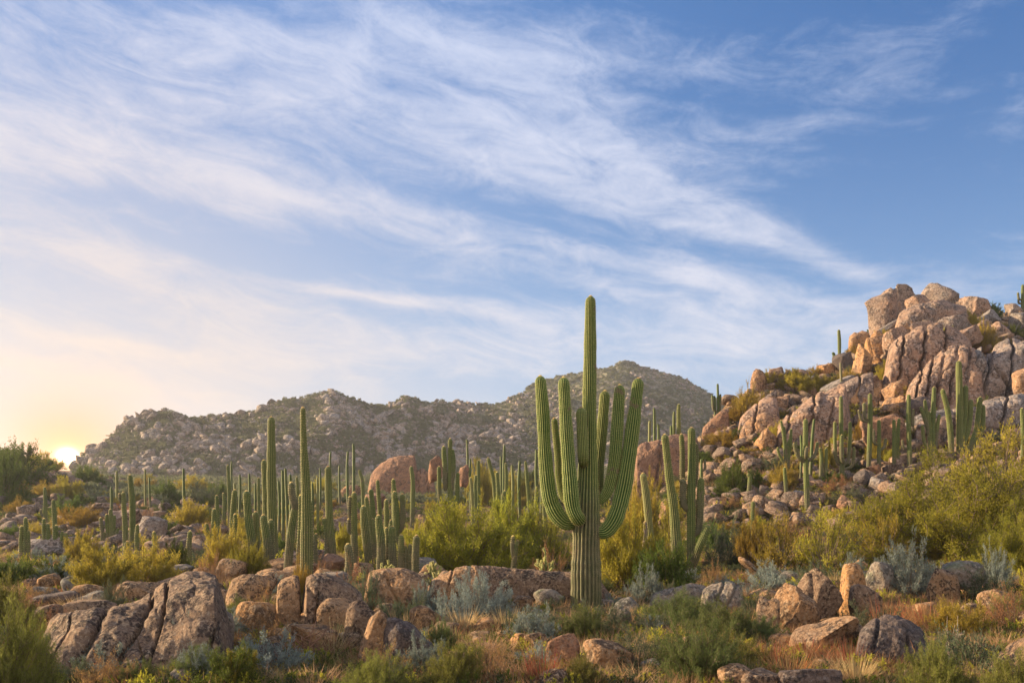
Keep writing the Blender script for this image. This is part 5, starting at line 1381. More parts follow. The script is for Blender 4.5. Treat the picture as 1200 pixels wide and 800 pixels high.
# a bigger, finer leaved mesh for shrubs that stand close to the camera
make_kind('near_green', 'green_shrub', 'palog', 2, nstem=150, ntwig=14, nleaf=30, L=.045, W=.0075, spread=86, up=.5, inner=.3, twigl=.17, r_stem=.007)
make_kind('near_olive', 'olive_brush', 'palog2', 2, nstem=140, ntwig=14, nleaf=30, L=.045, W=.0085, spread=84, up=.5, inner=.3, twigl=.17, r_stem=.007)
make_kind('near_grey', 'brittlebush', 'grey', 2, nstem=120, ntwig=11, nleaf=14, L=.055, W=.012, spread=86, up=.5, inner=.5, twigl=.14, r_stem=.007)


def bush(key, label, x0, x1, yt, yb, D=None, yaw=None, group=None, depth=1., sink=.1, up_only=False):
    """a shrub filling the photo box x0..x1, yt..yb"""
    name, cat, vs = KIND[key]
    pc = (x0 + x1) / 2
    hh = hit(pc, yb)
    if hh:
        w0 = (x1 - x0) / F * hh[0].y
        if D is None: D = hh[0].y
        elif D < 35: D = min(D, hh[0].y + .3 * w0)
        elif hh[1] < 190: D = hh[0].y + .2 * w0
    w = (x1 - x0) / F * D; h = (yb - yt) / F * D
    x = (pc - 600) / F * D
    z = gz(x, D) if not up_only else (HZ - yb) / F * D
    top = (HZ - yt) / F * D
    h = max(top - z, h * .6) + sink * h
    rr = random.Random(int(pc * 31 + yt))
    fol, br = vs[rr.randrange(len(vs))]
    sc = (w / 1.75, w / 1.75 * depth, h * .98)
    rz = rr.uniform(0, 6.28) if yaw is None else yaw
    if br is None:
        o = link(name, fol, None, (x, D, z - .03), label=label, category=cat, group=group); o.scale = (w / 1.7, w / 1.7, h * .95); o.rotation_euler = (0, 0, rz)
        return o
    o = link(name, None, None, (x, D, top - h), label=label, category=cat, group=group)
    o.scale = sc; o.rotation_euler = (0, 0, 0)
    for m_, nm in ((fol, 'foliage'), (br, 'branches')):
        c = link(nm, m_, o); c.rotation_euler = (0, 0, rz)
    return o


B = bush
B('palo', 'largest yellow green tree-bush spreading over the hill foot', 1012, 1236, 528, 655, 31, depth=.8)
B('open', 'upper feathery clump of yellow green behind the largest tree-bush', 1122, 1225, 498, 590, 36)
B('palo', 'olive clump at the picture edge in front of the largest tree-bush', 1150, 1240, 590, 672, 24)
B('open', 'low yellow clump at the lower skirt of the largest tree-bush', 1002, 1070, 595, 650, 30)
B('creo', 'small yellow green sprig beside the arm curled saguaros', 1012, 1040, 516, 545, 49)
B('creo', 'tiny yellow green sprig under the elbow armed saguaro', 1036, 1056, 524, 545, 49)
B('olive', 'widest olive bush in the plain, branching low, beside the big saguaro', 476, 612, 588, 664, 27, depth=.7)
B('olive', 'olive bush merging with the widest one towards the big saguaro', 560, 640, 580, 652, 30)
B('creo', 'yellowish bush at the sunward end of the widest olive bush', 500, 560, 592, 640, 32)
B('creo', 'shaded green brush right behind the big saguaro trunk', 696, 780, 600, 694, 22.5, depth=.7)
B('green', 'dark green skirt of brush on the shaded side of the big saguaro', 744, 818, 634, 694, 21.5, depth=.8)
B('gold', 'golden tree-bush glowing behind the arms of the big saguaro', 730, 778, 552, 640, 32)
B('open', 'second golden bush between the big saguaro and the leaning column', 764, 806, 585, 640, 31)
B('rust', 'rust brown shrub sheltering the cholla at the big saguaro', 622, 668, 636, 672, 24)
B('open', 'sunlit olive brush in the gap between two middle bushes', 616, 668, 598, 645, 30)
B('open', 'yellow olive brush with bare dark stems, beyond the clearing', 936, 1004, 596, 672, 28)
B('open', 'yellow olive brush adjoining the one with bare dark stems', 884, 946, 600, 660, 29)
B('gold', 'orange gold skirt of brush beside the small lone saguaro', 862, 902, 602, 652, 30)
B('sage', 'low green brush between the branching saguaro and the clearing', 822, 880, 604, 648, 32)
B('green', 'round green slope shrub above the rust coloured brush', 841, 874, 540, 580, 50)
B('green', 'green shrub next to the round slope shrub', 868, 900, 550, 576, 51)
B('gold', 'golden slope shrub uphill of the round green one', 826, 866, 503, 528, 60)
B('creo', 'round olive green bush on the skyline of the hill', 908, 962, 434, 466, 90, depth=1)
B('creo', 'smaller green bush at the side of the round skyline bush', 948, 982, 440, 462, 94)
B('gold', 'yellow slope bush running down the sunward edge of the hill', 860, 896, 452, 490, 76)
B('gold', 'lower yellow bush on the sunward edge of the hill', 852, 882, 472, 494, 72)
B('creo', 'yellow green bush spread at the base of the hilltop crag', 1022, 1058, 422, 448, 95)
B('gold', 'yellow tuft bush beside the dark narrow crag saguaro', 1052, 1074, 424, 448, 93)
B('gold', 'ridge bush tucked behind the lens-shaped slab', 1118, 1146, 364, 386, 110)
B('creo', 'olive ridge bush under the lens-shaped slab', 1098, 1124, 384, 410, 105)
B('gold', 'tall yellow brush among the slabs near the picture edge', 1140, 1166, 376, 420, 104)
B('gold', 'yellow orange brush below the pale round skyline boulder', 1164, 1192, 396, 418, 102)
B('gold', 'golden shrub behind the curled arm saguaros', 1000, 1022, 490, 520, 66)
B('creo', 'dark golden shrub uphill of the five stemmed spire', 958, 980, 520, 556, 56)
B('gold', 'golden shrub at the foot of the twin stemmed hill saguaro', 900, 940, 542, 576, 52)
B('rust', 'rusty brush patch in the saddle beside the cheering saguaro', 962, 1002, 552, 580, 46)
B('green', 'dark green shrub uphill at the picture edge beside the ledge block', 1140, 1166, 466, 486, 78)
B('green', 'dense green tree-bush capping the low hill at the picture edge', -20, 56, 518, 566, 96)
B('green', 'dark bush on the low hill behind the pale armed saguaro', -16, 30, 530, 590, 88)
B('creo', 'golden green bush on the low hill beside the sunrise', 26, 62, 530, 556, 110)
B('green', 'olive bush just sunward of the mountain end', 84, 122, 545, 572, 100)
B('green', 'wide green shrub on the slope under the sunrise', 60, 104, 580, 612, 70)
B('green', 'green shrub below the pale armed saguaro', 4, 36, 574, 598, 74)
B('creo', 'olive shrub in the slope dip under the sunrise', 62, 92, 558, 590, 80)
B('creo', 'olive green shrub beside the thicket on the pale slab', 78, 114, 622, 662, 37)
B('creo', 'largest golden bush glowing in front of the sunrise slope', 86, 156, 640, 698, 23)
B('gold', 'golden bush half behind the largest golden one', 136, 208, 634, 688, 25)
B('green', 'bright green bush beside the finger sized saguaro', 192, 222, 632, 662, 30)
B('green', 'dark green brush belt at the foot of the four fingered saguaro', -20, 44, 652, 690, 30)
B('green', 'dark brush between the brush belt and the largest golden bush', 36, 94, 650, 684, 28)
B('gold', 'orange bush above the green one, lit from behind', 202, 246, 584, 622, 48)
B('gold', 'golden brush in front of the leaning saguaro row', 236, 286, 614, 676, 29)
B('rust', 'orange tinged brush on the shelf behind the split outcrop', 228, 268, 640, 682, 24)
B('olive', 'yellow green grass bush under the leaning saguaro row', 270, 314, 632, 668, 27)
B('creo', 'yellow brush behind the crooked saguaro', 280, 306, 604, 640, 40)
B('gold', 'little orange bush at the foot of the tallest column saguaro', 338, 366, 656, 682, 18.5)
B('creo', 'pale yellow brush between the pale leaning saguaro and the post', 392, 412, 614, 650, 35)
B('creo', 'yellow brush behind the trio of small saguaros', 476, 506, 612, 650, 36)
B('sage', 'olive shrub in the valley beyond the orange bush', 216, 256, 562, 592, 76)
B('green', 'green shrub in the valley beside the lone upright saguaro', 176, 214, 562, 590, 78)
B('gold', 'orange shrub at the mountain foot near the lone upright saguaro', 206, 246, 556, 580, 90)
B('green', 'dark shrub of the valley floor at the mountain foot', 240, 268, 564, 590, 84)
B('creo', 'olive bush beside the tall thin saguaro pair', 360, 392, 558, 582, 92)
B('creo', 'olive bush beyond the red overhanging dome', 546, 578, 540, 565, 110)
B('creo', 'yellow bush between the far saguaros and the dome', 560, 626, 552, 592, 80)
B('green', 'green bush behind the far saguaros near the big saguaro', 606, 634, 548, 580, 90)
# foreground shrubs
B('creo', 'lone olive bush past the pinkish sloping corner slab', 1215, 1330, 620, 720)
B('olive', 'wide brush past the largest tree-bush at the hill foot', 1230, 1400, 540, 660)
B('green', 'green brush past the dark brush belt of the sunward side', -150, -40, 620, 700)
B('near_olive', 'yellow green bush filling the lower corner below the outcrop', -50, 62, 696, 830, 9.6, depth=.8)
B('near_olive', 'tall yellow bush at the picture edge above the corner bush', -45, 40, 668, 760, 12.5)
B('near_green', 'big round green bush at the bottom edge', 766, 878, 722, 808, 11, depth=.9)
B('near_green', 'green brush mound draped over the low pale slab', 752, 846, 690, 742, 15)
B('near_green', 'dark green shrub at the foot of the fractured ledge', 806, 890, 704, 756, 14)
B('sage', 'grey green brush behind the stump-like boulder', 862, 912, 686, 730, 16)
B('near_grey', 'silver grey brush above the smooth grey boulder', 1020, 1108, 632, 682, 18.5, depth=.7)
B('near_grey', 'smaller blue grey brush next to the capstone slab', 1146, 1186, 640, 672, 19)
B('grey', 'grey brush near the yellow olive brush stems', 984, 1014, 648, 674, 24)
B('near_grey', 'grey green brush under the banded ledge', 530, 600, 668, 722, 15.5)
B('grey', 'dry grey green brush in front of the banded ledge', 500, 552, 694, 730, 14.5)
B('grey', 'grey brush in front of the rocky ledge end', 480, 516, 682, 714, 16)
B('sage', 'sage clump at the base of the big saguaro trunk', 610, 668, 708, 748, 14)
B('near_green', 'bright green herb clump touching the saguaro foot', 656, 714, 706, 752, 13.8)
B('grey', 'pale grey brush beyond the saguaro foot', 738, 776, 664, 700, 19.5)
B('sage', 'dark purple green brush near the mottled stone', 724, 786, 712, 746, 14.4)
B('near_green', 'leafy green clump by the dark boulder end', 502, 536, 726, 766, 12.4)
B('sage', 'grey green weeds before the lone tan boulder', 472, 508, 690, 724, 15)
B('near_grey', 'grey leafed shrub growing against the split outcrop', 190, 240, 728, 792, 11)
B('near_green', 'green shrub at the foot of the round pale boulder', 258, 306, 696, 722, 13.6)
B('green', 'green brush below the bright yellow boulder', 236, 306, 756, 812, 10.3)
B('rust', 'dark red shrub at the foot of the bright yellow boulder', 262, 344, 716, 766, 11.9)
B('rust', 'red tinged shrub on the round pale boulder flank', 288, 326, 684, 708, 14.3)
B('near_olive', 'low olive brush along the bottom edge below the dark boulder', 400, 486, 760, 822, 9.8)
B('near_olive', 'olive brush between the dark boulder and rusty grass', 498, 566, 750, 812, 10.2)
B('rust', 'rusty brush in front of the red brown boulder', 540, 610, 752, 806, 10.4)
B('rustg', 'rusty grass tuft covering the red brown boulder', 606, 664, 744, 808, 10.2)
B('rust', 'brown heath beside the spotted stone', 566, 608, 748, 784, 11.2)
B('dryg', 'silvery grass tuft leaning over the orange domed boulder', 706, 772, 746, 790, 10.7)
B('near_olive', 'yellow green shrub below the orange domed boulder', 660, 708, 768, 810, 10)
B('dryg', 'straw tuft at the foot of the lone tan boulder', 516, 572, 702, 742, 13.6)
B('dryg', 'tan grass tuft uphill of the lichen spotted stone', 566, 622, 704, 736, 14)
B('sage', 'sage tuft in the middle of the grass slope', 590, 640, 712, 742, 13.5)
B('rustg', 'red grass clump between the two pointed boulders', 880, 930, 738, 788, 11)
B('rustg', 'tall red grass in front of the sunken tan boulder', 1012, 1066, 690, 748, 12.4)
B('rustg', 'orange grass on the low rocky bank', 1058, 1118, 694, 742, 12.9)
B('dryg', 'dry grass cascading over the grey mound', 1010, 1070, 716, 760, 10.9)
B('dryg', 'straw coloured grass beside the grey mound', 976, 1030, 752, 806, 10)
B('rustg', 'orange grass clump below the stump-like boulder', 892, 960, 756, 800, 10.2)
B('near_olive', 'leafy green shrub with fresh leaves in the lower corner', 1060, 1130, 742, 818, 9.2)
B('near_olive', 'fresh green sprigs at the picture edge by the sloping slab', 1150, 1230, 756, 830, 8.8)
B('gold', 'tawny brush on the bank behind the sloping slab', 1096, 1160, 700, 752, 11.8)
B('rust', 'brown heath at the picture edge above the sloping slab', 1150, 1226, 682, 744, 12.6)
B('sage', 'olive brush under the flat cream capstone', 1120, 1200, 662, 706, 15.5)
B('rust', 'red bush low at the bottom edge by the outcrop cracks', 92, 160, 764, 812, 10.5)
B('near_green', 'small fresh green bush between outcrop and red bush', 140, 186, 772, 806, 10.4)
B('rustg', 'orange grass clinging to the sunward end of the outcrop', 26, 62, 716, 760, 12.4)
B('rust', 'pink grass shelf above the outcrop at the picture edge', 18, 60, 680, 700, 20)
B('sage', 'dark brush on the outcrop shelf', 112, 146, 676, 702, 17)
B('sage', 'grey twiggy brush in front of the cream slab', 404, 452, 664, 700, 16)
B('rust', 'brown twiggy brush over the cream slab', 392, 432, 656, 684, 17.5)
B('sage', 'green sprig between the long ledge and cream slab', 440, 480, 698, 722, 14.6)
B('sage', 'dark grey green brush beyond the clearing', 930, 974, 654, 684, 19)
B('grey', 'lavender grey brush in the clearing', 872, 932, 658, 692, 20)
B('rust', 'rusty low brush at the head of the clearing', 820, 850, 656, 676, 24)
B('rust', 'red orange brush in the rubble of the slope foot', 838, 872, 578, 600, 46)

B('sage', 'grey green herbs hiding the sunward foot of the split outcrop', 60, 112, 766, 802)
B('rust', 'rusty herbs at the middle foot of the split outcrop', 112, 158, 770, 806)
B('near_grey', 'grey herbs spilling from the last crack of the split outcrop', 206, 262, 752, 800)
B('creo', 'low yellow bush between bottom edge and bright yellow boulder', 250, 300, 764, 806)
B('grey', 'silver herbs in front of the cream slab end', 468, 520, 740, 790)
B('sage', 'sage herbs under the nearly black boulder', 430, 484, 768, 804)
B('dryg', 'straw clump by the sloping corner slab', 1120, 1160, 764, 806)

# dead bush: bare brown branches
def dead_bush(label, x0, x1, yt, yb, D, matk='deadtwig', n=90, seed=1, thick=.018, spread=80):
    r = np.random.default_rng(seed)
    w = (x1 - x0) / F * D / 2; h = (yb - yt) / F * D
    pc = (x0 + x1) / 2; x = (pc - 600) / F * D; z = (HZ - yb) / F * D
    z = min(z, gz(x, D)); h = (HZ - yt) / F * D - z
    paths = []
    for i in range(n):
        th = math.radians(spread) * math.sqrt(r.uniform(.05, 1)); ph = r.uniform(0, 6.28); L = r.uniform(.6, 1.05)
        d = np.array((math.sin(th) * math.cos(ph) * w, math.sin(th) * math.sin(ph) * w, math.cos(th) * h))
        t = np.linspace(0, 1, 6)[:, None]
        paths.append(d * L * t + r.normal(0, .10, 3) * t * w + r.normal(0, .035, (6, 3)) * w * (t > 0) + np.array((0, 0, .12 * h)) * t * (1 - t))
        for q in range(3):
            k = r.integers(2, 5); b0 = paths[-1 - q][k] if q == 0 else paths[-1 - q][k]
            dd = d / np.linalg.norm(d) + r.normal(0, .7, 3); dd[2] = abs(dd[2]) * .7
            paths.append(b0 + dd * t * .32 * w + r.normal(0, .015, (6, 3)) * w)
    V, Fq = tubes(np.array(paths), thick * .5, thick * .18, 4)
    link('dead_bush', mesh('dead_bush', V, Fq, M[matk], smooth=True), None, (x, D, z), label=label, category='dead bush')


dead_bush('tangled bare brown bush below the split boulder', 312, 408, 734, 800, 10.6, n=110, seed=3, thick=.022)
dead_bush('small bare brown bush by the bottom edge near the outcrop', 176, 232, 776, 812, 10, n=45, seed=4, thick=.02)
dead_bush('bleached white dead branches standing in the green sprigs', 1088, 1140, 710, 790, 9.2, 'whitetwig', n=9, seed=5, thick=.014, spread=35)
dead_bush('grey bare bush under the dark narrow boulders of the hill', 868, 892, 474, 500, 72, 'whitetwig', n=50, seed=6, thick=.05)
dead_bush('bare brown twigs on the bank by the red grass', 1036, 1096, 742, 800, 9.6, n=40, seed=8, thick=.013)


# cholla: jointed arms under dense pale spines
def cholla(label, x0, x1, yt, yb, D, seed, n=26):
    r = np.random.default_rng(seed)
    w = (x1 - x0) / F * D / 2; pc = (x0 + x1) / 2; x = (pc - 600) / F * D
    top = (HZ - yt) / F * D; z = min((HZ - yb) / F * D, gz(x, D)); h = top - z
    LV, pv = [], []
    for i in range(n):
        th = math.radians(88) * math.sqrt(r.uniform(0, 1)); ph = r.uniform(0, 6.28)
        d = np.array((math.sin(th) * math.cos(ph) * w, math.sin(th) * math.sin(ph) * w, math.cos(th) * h * .85 + .15 * h))
        a = d * r.uniform(.45, .75); L = r.uniform(.22, .34) * w * 1.3; dd = d / np.linalg.norm(d) + r.normal(0, .45, 3); dd[2] += .3; dd /= np.linalg.norm(dd)
        t = np.linspace(0, 1, 7)[:, None]
        pv.append(a + dd * L * t)
        if i < 9: pv.append(np.linspace(0, 1, 7)[:, None] * a)
        m_ = 420; s = r.uniform(0, 1.05, (m_, 1)); rad = r.normal(size=(m_, 3)); rad -= dd * (rad @ dd)[:, None]; rad /= np.linalg.norm(rad, axis=1)[:, None]
        c = a + dd * L * s + rad * w * .055
        sdv = rad + dd * r.normal(.2, .5, (m_, 1)) + r.normal(0, .3, (m_, 3)); sdv /= np.linalg.norm(sdv, axis=1)[:, None]
        LV.append(leaves(c, sdv, w * .075, w * .014, r)[0])
    pv = np.array(pv); V, Fq = tubes(pv, w * .07, w * .06, 7)
    t_ = thing('cholla', label, 'cactus', (x, D, z))
    link('joints', mesh('joints', V, Fq, M['cactus_y'], np.zeros(len(V)), True, np.full(len(V), .4)), t_)
    LV = np.concatenate(LV)
    link('spine_hair', mesh('spine_hair', LV, np.arange(len(LV)).reshape(-1, 3), M['cholla'], np.repeat(r.uniform(0, 1, len(LV) // 3), 3)), t_)


cholla('round pale cholla glowing beside the barrel shaped dark saguaro', 438, 466, 642, 668, 22, 1, 34)
cholla('low sprawling pale cholla mat next to the trio of small saguaros', 490, 532, 645, 664, 22.5, 2, 34)
cholla('pale branching cholla at the elbow of the big saguaro', 624, 654, 623, 652, 23, 3, 30)
cholla('small yellow cholla on the long shaded ledge', 597, 608, 653, 664, 22, 4, 14)


# ------------------------------------------------------------------ many smaller shrubs and boulders as single things
random.seed(5)
taken = []


def far_enough(px, py, d):
    for a, b, c in taken:
        if abs(a - px) < (c + d) * .5 and abs(b - py) < (c + d) * .28: return False
    return True


# shrubs: (region x0,x1,y0,y1, count, {kind: weight}, width metres lo, hi)
WORD = {'palo': 'yellow green tree-bush', 'creo': 'yellow olive bush', 'olive': 'olive brush', 'green': 'dark green shrub', 'gold': 'golden shrub', 'grey': 'grey shrub', 'sage': 'sage green shrub',
        'rust': 'rust brown shrub', 'dryg': 'straw grass tuft', 'rustg': 'rusty grass tuft', 'near_green': 'leafy green shrub', 'near_olive': 'leafy olive shrub', 'near_grey': 'silvery shrub'}
REG = [
    (0, 250, 560, 640, 46, dict(creo=3, green=4, gold=3, sage=2, rust=1), 1.6, 3.6),
    (0, 110, 530, 570, 14, dict(creo=2, green=4, gold=1), 2.4, 5),
    (150, 460, 560, 600, 40, dict(creo=2, green=4, gold=3, sage=3), 1.8, 3.8),
    (240, 480, 600, 650, 34, dict(creo=3, green=2, gold=3, sage=2, rust=1), 1.2, 2.4),
    (480, 700, 560, 610, 22, dict(creo=4, green=3, gold=1), 2, 4),
    (700, 860, 560, 650, 26, dict(creo=2, green=3, gold=2, sage=2), 1.3, 2.6),
    (820, 1000, 510, 640, 44, dict(creo=2, green=4, gold=3, sage=2, rust=2), 1.2, 2.6),
    (900, 1200, 370, 540, 60, dict(creo=3, green=1, gold=5, sage=1, rust=2), 1.2, 3.2),
    (20, 480, 690, 800, 34, dict(grey=2, sage=3, rust=3, dryg=3, near_green=1), .5, 1.0),
    (480, 900, 680, 800, 90, dict(grey=4, sage=4, rust=2, dryg=4, rustg=2, near_green=1, near_olive=1), .45, .95),
    (880, 1200, 680, 800, 60, dict(grey=1, sage=2, rust=3, dryg=3, rustg=3, near_olive=2), .45, 1.0),
    (0, 1200, 655, 690, 34, dict(grey=3, sage=4, rust=2, creo=2, dryg=2), .7, 1.5),

]
for (x0, x1, y0, y1, n, kinds, lo, hi) in REG:
    ks, ws = zip(*kinds.items()); made = 0; tries = 0
    while made < n and tries < n * 30:
        tries += 1
        px, py = random.uniform(x0, x1), random.uniform(y0, y1)
        h = hit(px, py)
        if h is None or h[1] > 190: continue
        D = h[0].y; w = random.uniform(lo, hi); wp = w / D * F
        if not far_enough(px, py, wp * (.7 if py > 680 else 1)): continue
        k = random.choices(ks, ws)[0]
        taken.append((px, py, wp)); made += 1
        hp = wp * random.uniform(.45, .75)
        size = 'small' if wp < 16 else ('medium' if wp < 26 else 'wide')
        B(k, auto_label(f"{size} {WORD[k]}", px, py), px - wp / 2, px + wp / 2, py - hp, py, D, group='shrubs scattered over the desert')

# boulders strewn over the hill and the slope foot
BR = [
    (830, 1210, 380, 560, 115, ['hill', 'hill', 'hill', 'hill_g', 'hill_g', 'hill_o', 'rock_dark'], 6, 20),
    (820, 1000, 530, 610, 34, ['hill', 'hill_g', 'hill_g', 'hill_o', 'rock_dark'], 6, 18),
    (0, 240, 575, 640, 34, ['hill', 'hill_g', 'hill_g', 'hill_o', 'rock_dark'], 7, 20),
    (240, 480, 590, 650, 14, ['hill', 'hill_o', 'rock'], 6, 13),
]
TONE = {'hill': 'tan', 'hill_g': 'pale grey', 'hill_o': 'orange', 'rock_dark': 'dark', 'rock': 'brown', 'rock_grey': 'grey', 'rock_orange': 'sandy', 'rock_red': 'reddish'}
btaken = []
for (x0, x1, y0, y1, n, mats, lo, hi) in BR:
    made = 0; tries = 0
    while made < n and tries < n * 15:
        tries += 1
        px, py = random.uniform(x0, x1), random.uniform(y0, y1)
        h = hit(px, py)
        if h is None or h[1] > 190: continue
        wp = lo + (hi - lo) * random.random() ** 1.8
        if any(abs(a - px) < (c + wp) * .45 and abs(b - py) < (c + wp) * .3 for a, b, c in btaken): continue
        btaken.append((px, py, wp)); made += 1
        m_ = random.choice(mats); hp = wp * random.uniform(.5, .85)
        size = 'small' if wp < 10 else ('medium' if wp < 15 else 'large')
        shape = 'slabby' if hp < wp * .58 else ('blocky' if hp > wp * .76 else 'rounded')
        rock(auto_label(f"{size} {shape} {TONE[m_]} boulder", px, py), px - wp / 2, px + wp / 2, py - hp, py, D=h[0].y, mat=m_, tilt=random.choice([-28, -18, -10, 0, 12, 24]), depth=random.uniform(.7, 1.2),
             cuts=random.randint(6, 12), rough=1.2, box=random.uniform(.2, .7), asp=(random.uniform(1, 1.8), 1, random.uniform(.6, 1)), group='boulders strewn over the slopes', sub=4 if wp > 12 else 3, seed=1000 + len(btaken))


# ------------------------------------------------------------------ what nobody could count: rubble, herbs, dry grass, mountain boulders
def merge_rocks(name, pts, sizes, seed, matk, subs=2, nvar=24, flat=.75, **props):
    r = np.random.default_rng(seed); var = []
    for i in range(nvar):
        V, Fc = hard_rock(seed + i, 3 if subs > 2 else 2, (r.uniform(1, 2.3), 1, r.uniform(.4, 1.1)), r.uniform(-45, 25), r.uniform(0, 3))
        var.append(V)
    nv, nf = len(var[0]), len(Fc)
    out = np.empty((len(pts), nv, 3)); tint = np.repeat(r.uniform(0, 1, len(pts)), nv)
    a = r.uniform(0, 2 * math.pi, len(pts)); k = r.integers(0, nvar, len(pts))
    for i in range(len(pts)):
        c, s_ = math.cos(a[i]), math.sin(a[i]); v = var[k[i]]
        x = v[:, 0] * c - v[:, 1] * s_; y = v[:, 0] * s_ + v[:, 1] * c
        out[i, :, 0] = x * sizes[i] + pts[i][0]; out[i, :, 1] = y * sizes[i] + pts[i][1]; out[i, :, 2] = (v[:, 2] * flat + .22) * sizes[i] + pts[i][2]
    Fa = (Fc[None] + (np.arange(len(pts)) * nv)[:, None, None]).reshape(-1, 3)
    return link(name, mesh(name, out.reshape(-1, 3), Fa, M[matk], tint), kind='stuff', **props)


def merge_mesh(name, unit, pts, sx, sz, seed, matk, **props):
    """unit: list of (V, F, tint)"""
    r = np.random.default_rng(seed); VV, FF, TT = [], [], []; off = 0
    for i, p in enumerate(pts):
        V, Fc, t = unit[r.integers(len(unit))]; a = r.uniform(0, 6.28); c, s_ = math.cos(a), math.sin(a)
        W = np.stack([(V[:, 0] * c - V[:, 1] * s_) * sx[i] + p[0], (V[:, 0] * s_ + V[:, 1] * c) * sx[i] + p[1], V[:, 2] * sz[i] + p[2]], -1)
        VV.append(W); FF.append(Fc + off); TT.append(np.clip(t * .7 + r.uniform(-.05, .35), 0, 1)); off += len(V)
    return link(name, mesh(name, np.concatenate(VV), np.concatenate(FF), M[matk], np.concatenate(TT)), kind='stuff', **props)


def sample(x0, x1, y0, y1, n, maxd=190, only=None):
    out = []
    for i in range(n):
        px, py = random.uniform(x0, x1), random.uniform(y0, y1)
        h = hit(px, py)
        if h and h[1] < maxd and (only is None or h[3] == only): out.append((h[0].x, h[0].y, h[0].z))
    return out


# mountain boulders: clustered, dense on the sunward face
mp = []
mbv = [b for b in TERR if b[1] == 'granite_mountain']
while len(mp) < 44000:
    px = random.uniform(20, 1000); py = random.uniform(415, 570)
    loc, nor, idx, dist = mbv[0][0].ray_cast(CAM, at(px, py, 1).normalized(), 2000)
    if loc is None: continue
    cl = float(vnoise(np.array([[px / 26., py / 15., 0.]]), 77)[0]) + .6 * float(vnoise(np.array([[px / 9., py / 7., 5.]]), 78)[0])
    near_ = px < 480
    if cl < (-.45 if near_ else -.2) and random.random() < .7: continue
    mp.append((loc.x, loc.y, loc.z, dist, cl))
ms = []
for (x, y, z, d, cl) in mp:
    s_ = (.55 + 1.9 * random.random() ** 3.0 + (5.5 * random.random() ** 11 if cl > .1 else 0)) * (1.2 if d < 440 else .9)
    ms.append(s_ * .53)
merge_rocks('mountain_boulder_scree', [m_[:3] for m_ in mp], ms, 300, 'mount', 2, flat=.95)

un_small = []
for i in range(5):
    (LV, LF, t), _ = bush_geo(700 + i, nstem=10, ntwig=3, nleaf=4, L=.42, W=.22, spread=86, up=.3, inner=.3)
    un_small.append((LV, LF, t))
mb = [p for p in sample(20, 1000, 425, 572, 30000, 900, 'granite_mountain')]
merge_mesh('mountain_shrubbery', un_small, mb, [random.uniform(.5, 1.7) for _ in mb], [random.uniform(.5, 1.5) for _ in mb], 5, 'farleaf')

vf = [p for p in sample(100, 900, 545, 590, 9000, 420) if 85 < p[1] < 400][:4200]
merge_mesh('valley_groundcover', un_small, vf, [random.uniform(.5, 1.5) for _ in vf], [random.uniform(.5, 1.5) for _ in vf], 6, 'farleaf')

# rubble on the hill, the slope foot, the sunrise slope and the wash
rp = sample(820, 1440, 350, 620, 6200, 190) + sample(0, 260, 560, 650, 1700, 190)
merge_rocks('slope_rubble', rp, [(.10 + .85 * random.random() ** 4) * (1 + p[1] / 90) for p in rp], 400, 'pebble', 2)
rp = sample(-220, 1440, 640, 800, 1700, 60) + sample(200, 900, 590, 660, 900, 120)
merge_rocks('ground_gravel', rp, [(.03 + .22 * random.random() ** 4) * (.7 + p[1] / 30) for p in rp], 450, 'pebble', 2)

# herbs and dry grass carpets
def carpet(name, matk, regs, seed, sx, sz, unit, maxd=190):
    random.seed(seed); pts = []
    for (x0, x1, y0, y1, n) in regs: pts += sample(x0, x1, y0, y1, n, maxd)
    k = [(.6 + p[1] / 26) for p in pts]
    merge_mesh(name, unit, pts, [random.uniform(*sx) * min(q, 3.2) for q in k], [random.uniform(*sz) * min(q, 2.6) for q in k], seed, matk)


TU = [tuft_geo(60 + i, n=46, spread=1.1, w=.034, curl=.6, base=.5) for i in range(6)]
TL = []
for i in range(5):
    (LV, LF, t), _ = bush_geo(760 + i, nstem=16, ntwig=5, nleaf=8, L=.13, W=.05, spread=88, up=.35, inner=.3)
    TL.append((LV, LF, t))
carpet('dry_grass', 'dry', [(-220, 1440, 640, 815, 2351), (560, 1440, 690, 815, 1080), (-220, 1440, 590, 660, 1245), (820, 1440, 380, 600, 1080)], 11, (.14, .34), (.14, .32), TU)
carpet('rusty_grass', 'rust', [(860, 1440, 690, 815, 780), (-220, 900, 720, 815, 435), (-220, 1440, 640, 720, 345)], 12, (.14, .34), (.14, .34), TU)
carpet('golden_grass', 'grassmix', [(-220, 1440, 640, 815, 2075), (-220, 1440, 580, 650, 2075), (820, 1440, 380, 600, 1080)], 13, (.14, .34), (.12, .3), TU)
carpet('green_groundcover', 'sage', [(-220, 1440, 680, 815, 1175), (-220, 1440, 600, 690, 1521), (-220, 900, 565, 610, 1120), (-220, 260, 560, 640, 1661), (820, 1440, 400, 600, 1080)], 14, (.12, .3), (.10, .22), TL)
carpet('leafy_groundcover', 'green', [(-220, 1440, 700, 815, 691), (-220, 1440, 590, 680, 968), (-220, 700, 560, 600, 1182), (-220, 260, 560, 640, 1107), (820, 1440, 400, 600, 480)], 15, (.12, .3), (.10, .24), TL)
carpet('twiggy_groundcover', 'creosote', [(-220, 1440, 690, 815, 691), (-220, 1440, 590, 690, 968), (850, 1440, 400, 600, 600)], 16, (.12, .3), (.12, .28), TL)

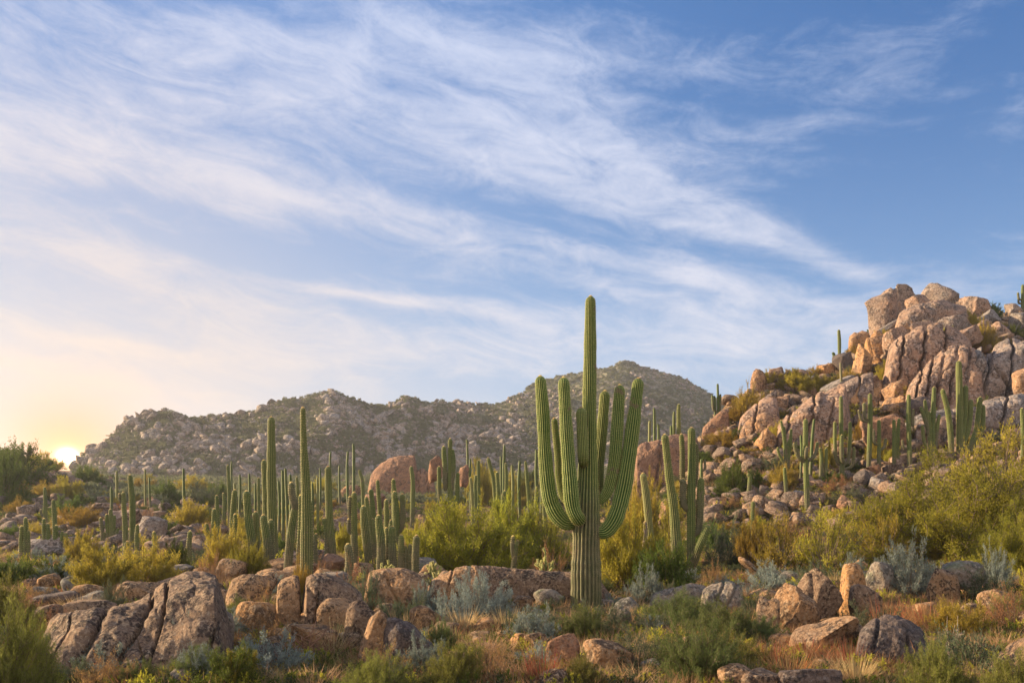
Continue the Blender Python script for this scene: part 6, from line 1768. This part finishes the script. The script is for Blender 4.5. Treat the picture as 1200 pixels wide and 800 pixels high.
# ------------------------------------------------------------------ the smallest strewn boulders, past 300, as one field
bl = []
for o in C.objects:
    if o.parent is None and o.get('category') == 'boulder' and o.type == 'MESH':
        d_ = np.array(o.bound_box); ext = (d_.max(0) - d_.min(0)).max()
        bl.append((ext / max(o.location.y, 1), o.get('group') in ('boulders strewn over the slopes', 'boulders of the rock shelf'), o))
extra_n = max(0, len(bl) - 298)
small_ = sorted([b for b in bl if b[1]], key=lambda q: q[0])[:extra_n]
VV, FF, MI, mats_, off = [], [], [], [], 0
for _, _, o in small_:
    me = o.data; v = np.empty(len(me.vertices) * 3, np.float32); me.vertices.foreach_get('co', v); v = v.reshape(-1, 3) + np.array(o.location)
    f = np.empty(len(me.loops), np.int32); me.loops.foreach_get('vertex_index', f); f = f.reshape(-1, 3)
    m_ = me.materials[0]
    if m_ not in mats_: mats_.append(m_)
    VV.append(v); FF.append(f + off); MI.append(np.full(len(f), mats_.index(m_), np.int32)); off += len(v)
    bpy.data.objects.remove(o)
if VV:
    me = mesh('boulder_rubble', np.concatenate(VV), np.concatenate(FF))
    for m_ in mats_: me.materials.append(m_)
    me.polygons.foreach_set('material_index', np.concatenate(MI))
    link('boulder_rubble', me, kind='stuff')

# ------------------------------------------------------------------ evening haze over the valley
ZLO, ZHI = 1e9, -1e9
for o in C.objects:
    if o.type != 'MESH' or o.parent is not None: continue
    zs_ = [c_[2] + o.location.z for c_ in o.bound_box]; ZLO = min(ZLO, *zs_); ZHI = max(ZHI, *zs_)
hv = np.array([(x, y, z) for z in (ZLO - 1, ZHI + 2) for y in (-1600, 1600) for x in (-1600, 1600)], float)
hm = bpy.data.materials.new('haze'); hm.use_nodes = True
for n_ in list(hm.node_tree.nodes): hm.node_tree.nodes.remove(n_)
ho = hm.node_tree.nodes.new('ShaderNodeOutputMaterial'); pv = hm.node_tree.nodes.new('ShaderNodeVolumePrincipled')
pv.inputs['Color'].default_value = (.93, .95, 1, 1); pv.inputs['Density'].default_value = .00022; pv.inputs['Anisotropy'].default_value = .35
hm.node_tree.links.new(pv.outputs[0], ho.inputs['Volume'])
link('haze', mesh('haze', hv, [[0, 2, 3, 1], [4, 5, 7, 6], [0, 1, 5, 4], [2, 6, 7, 3], [0, 4, 6, 2], [1, 3, 7, 5]], hm), kind='stuff')
print('Z range', ZLO, ZHI)
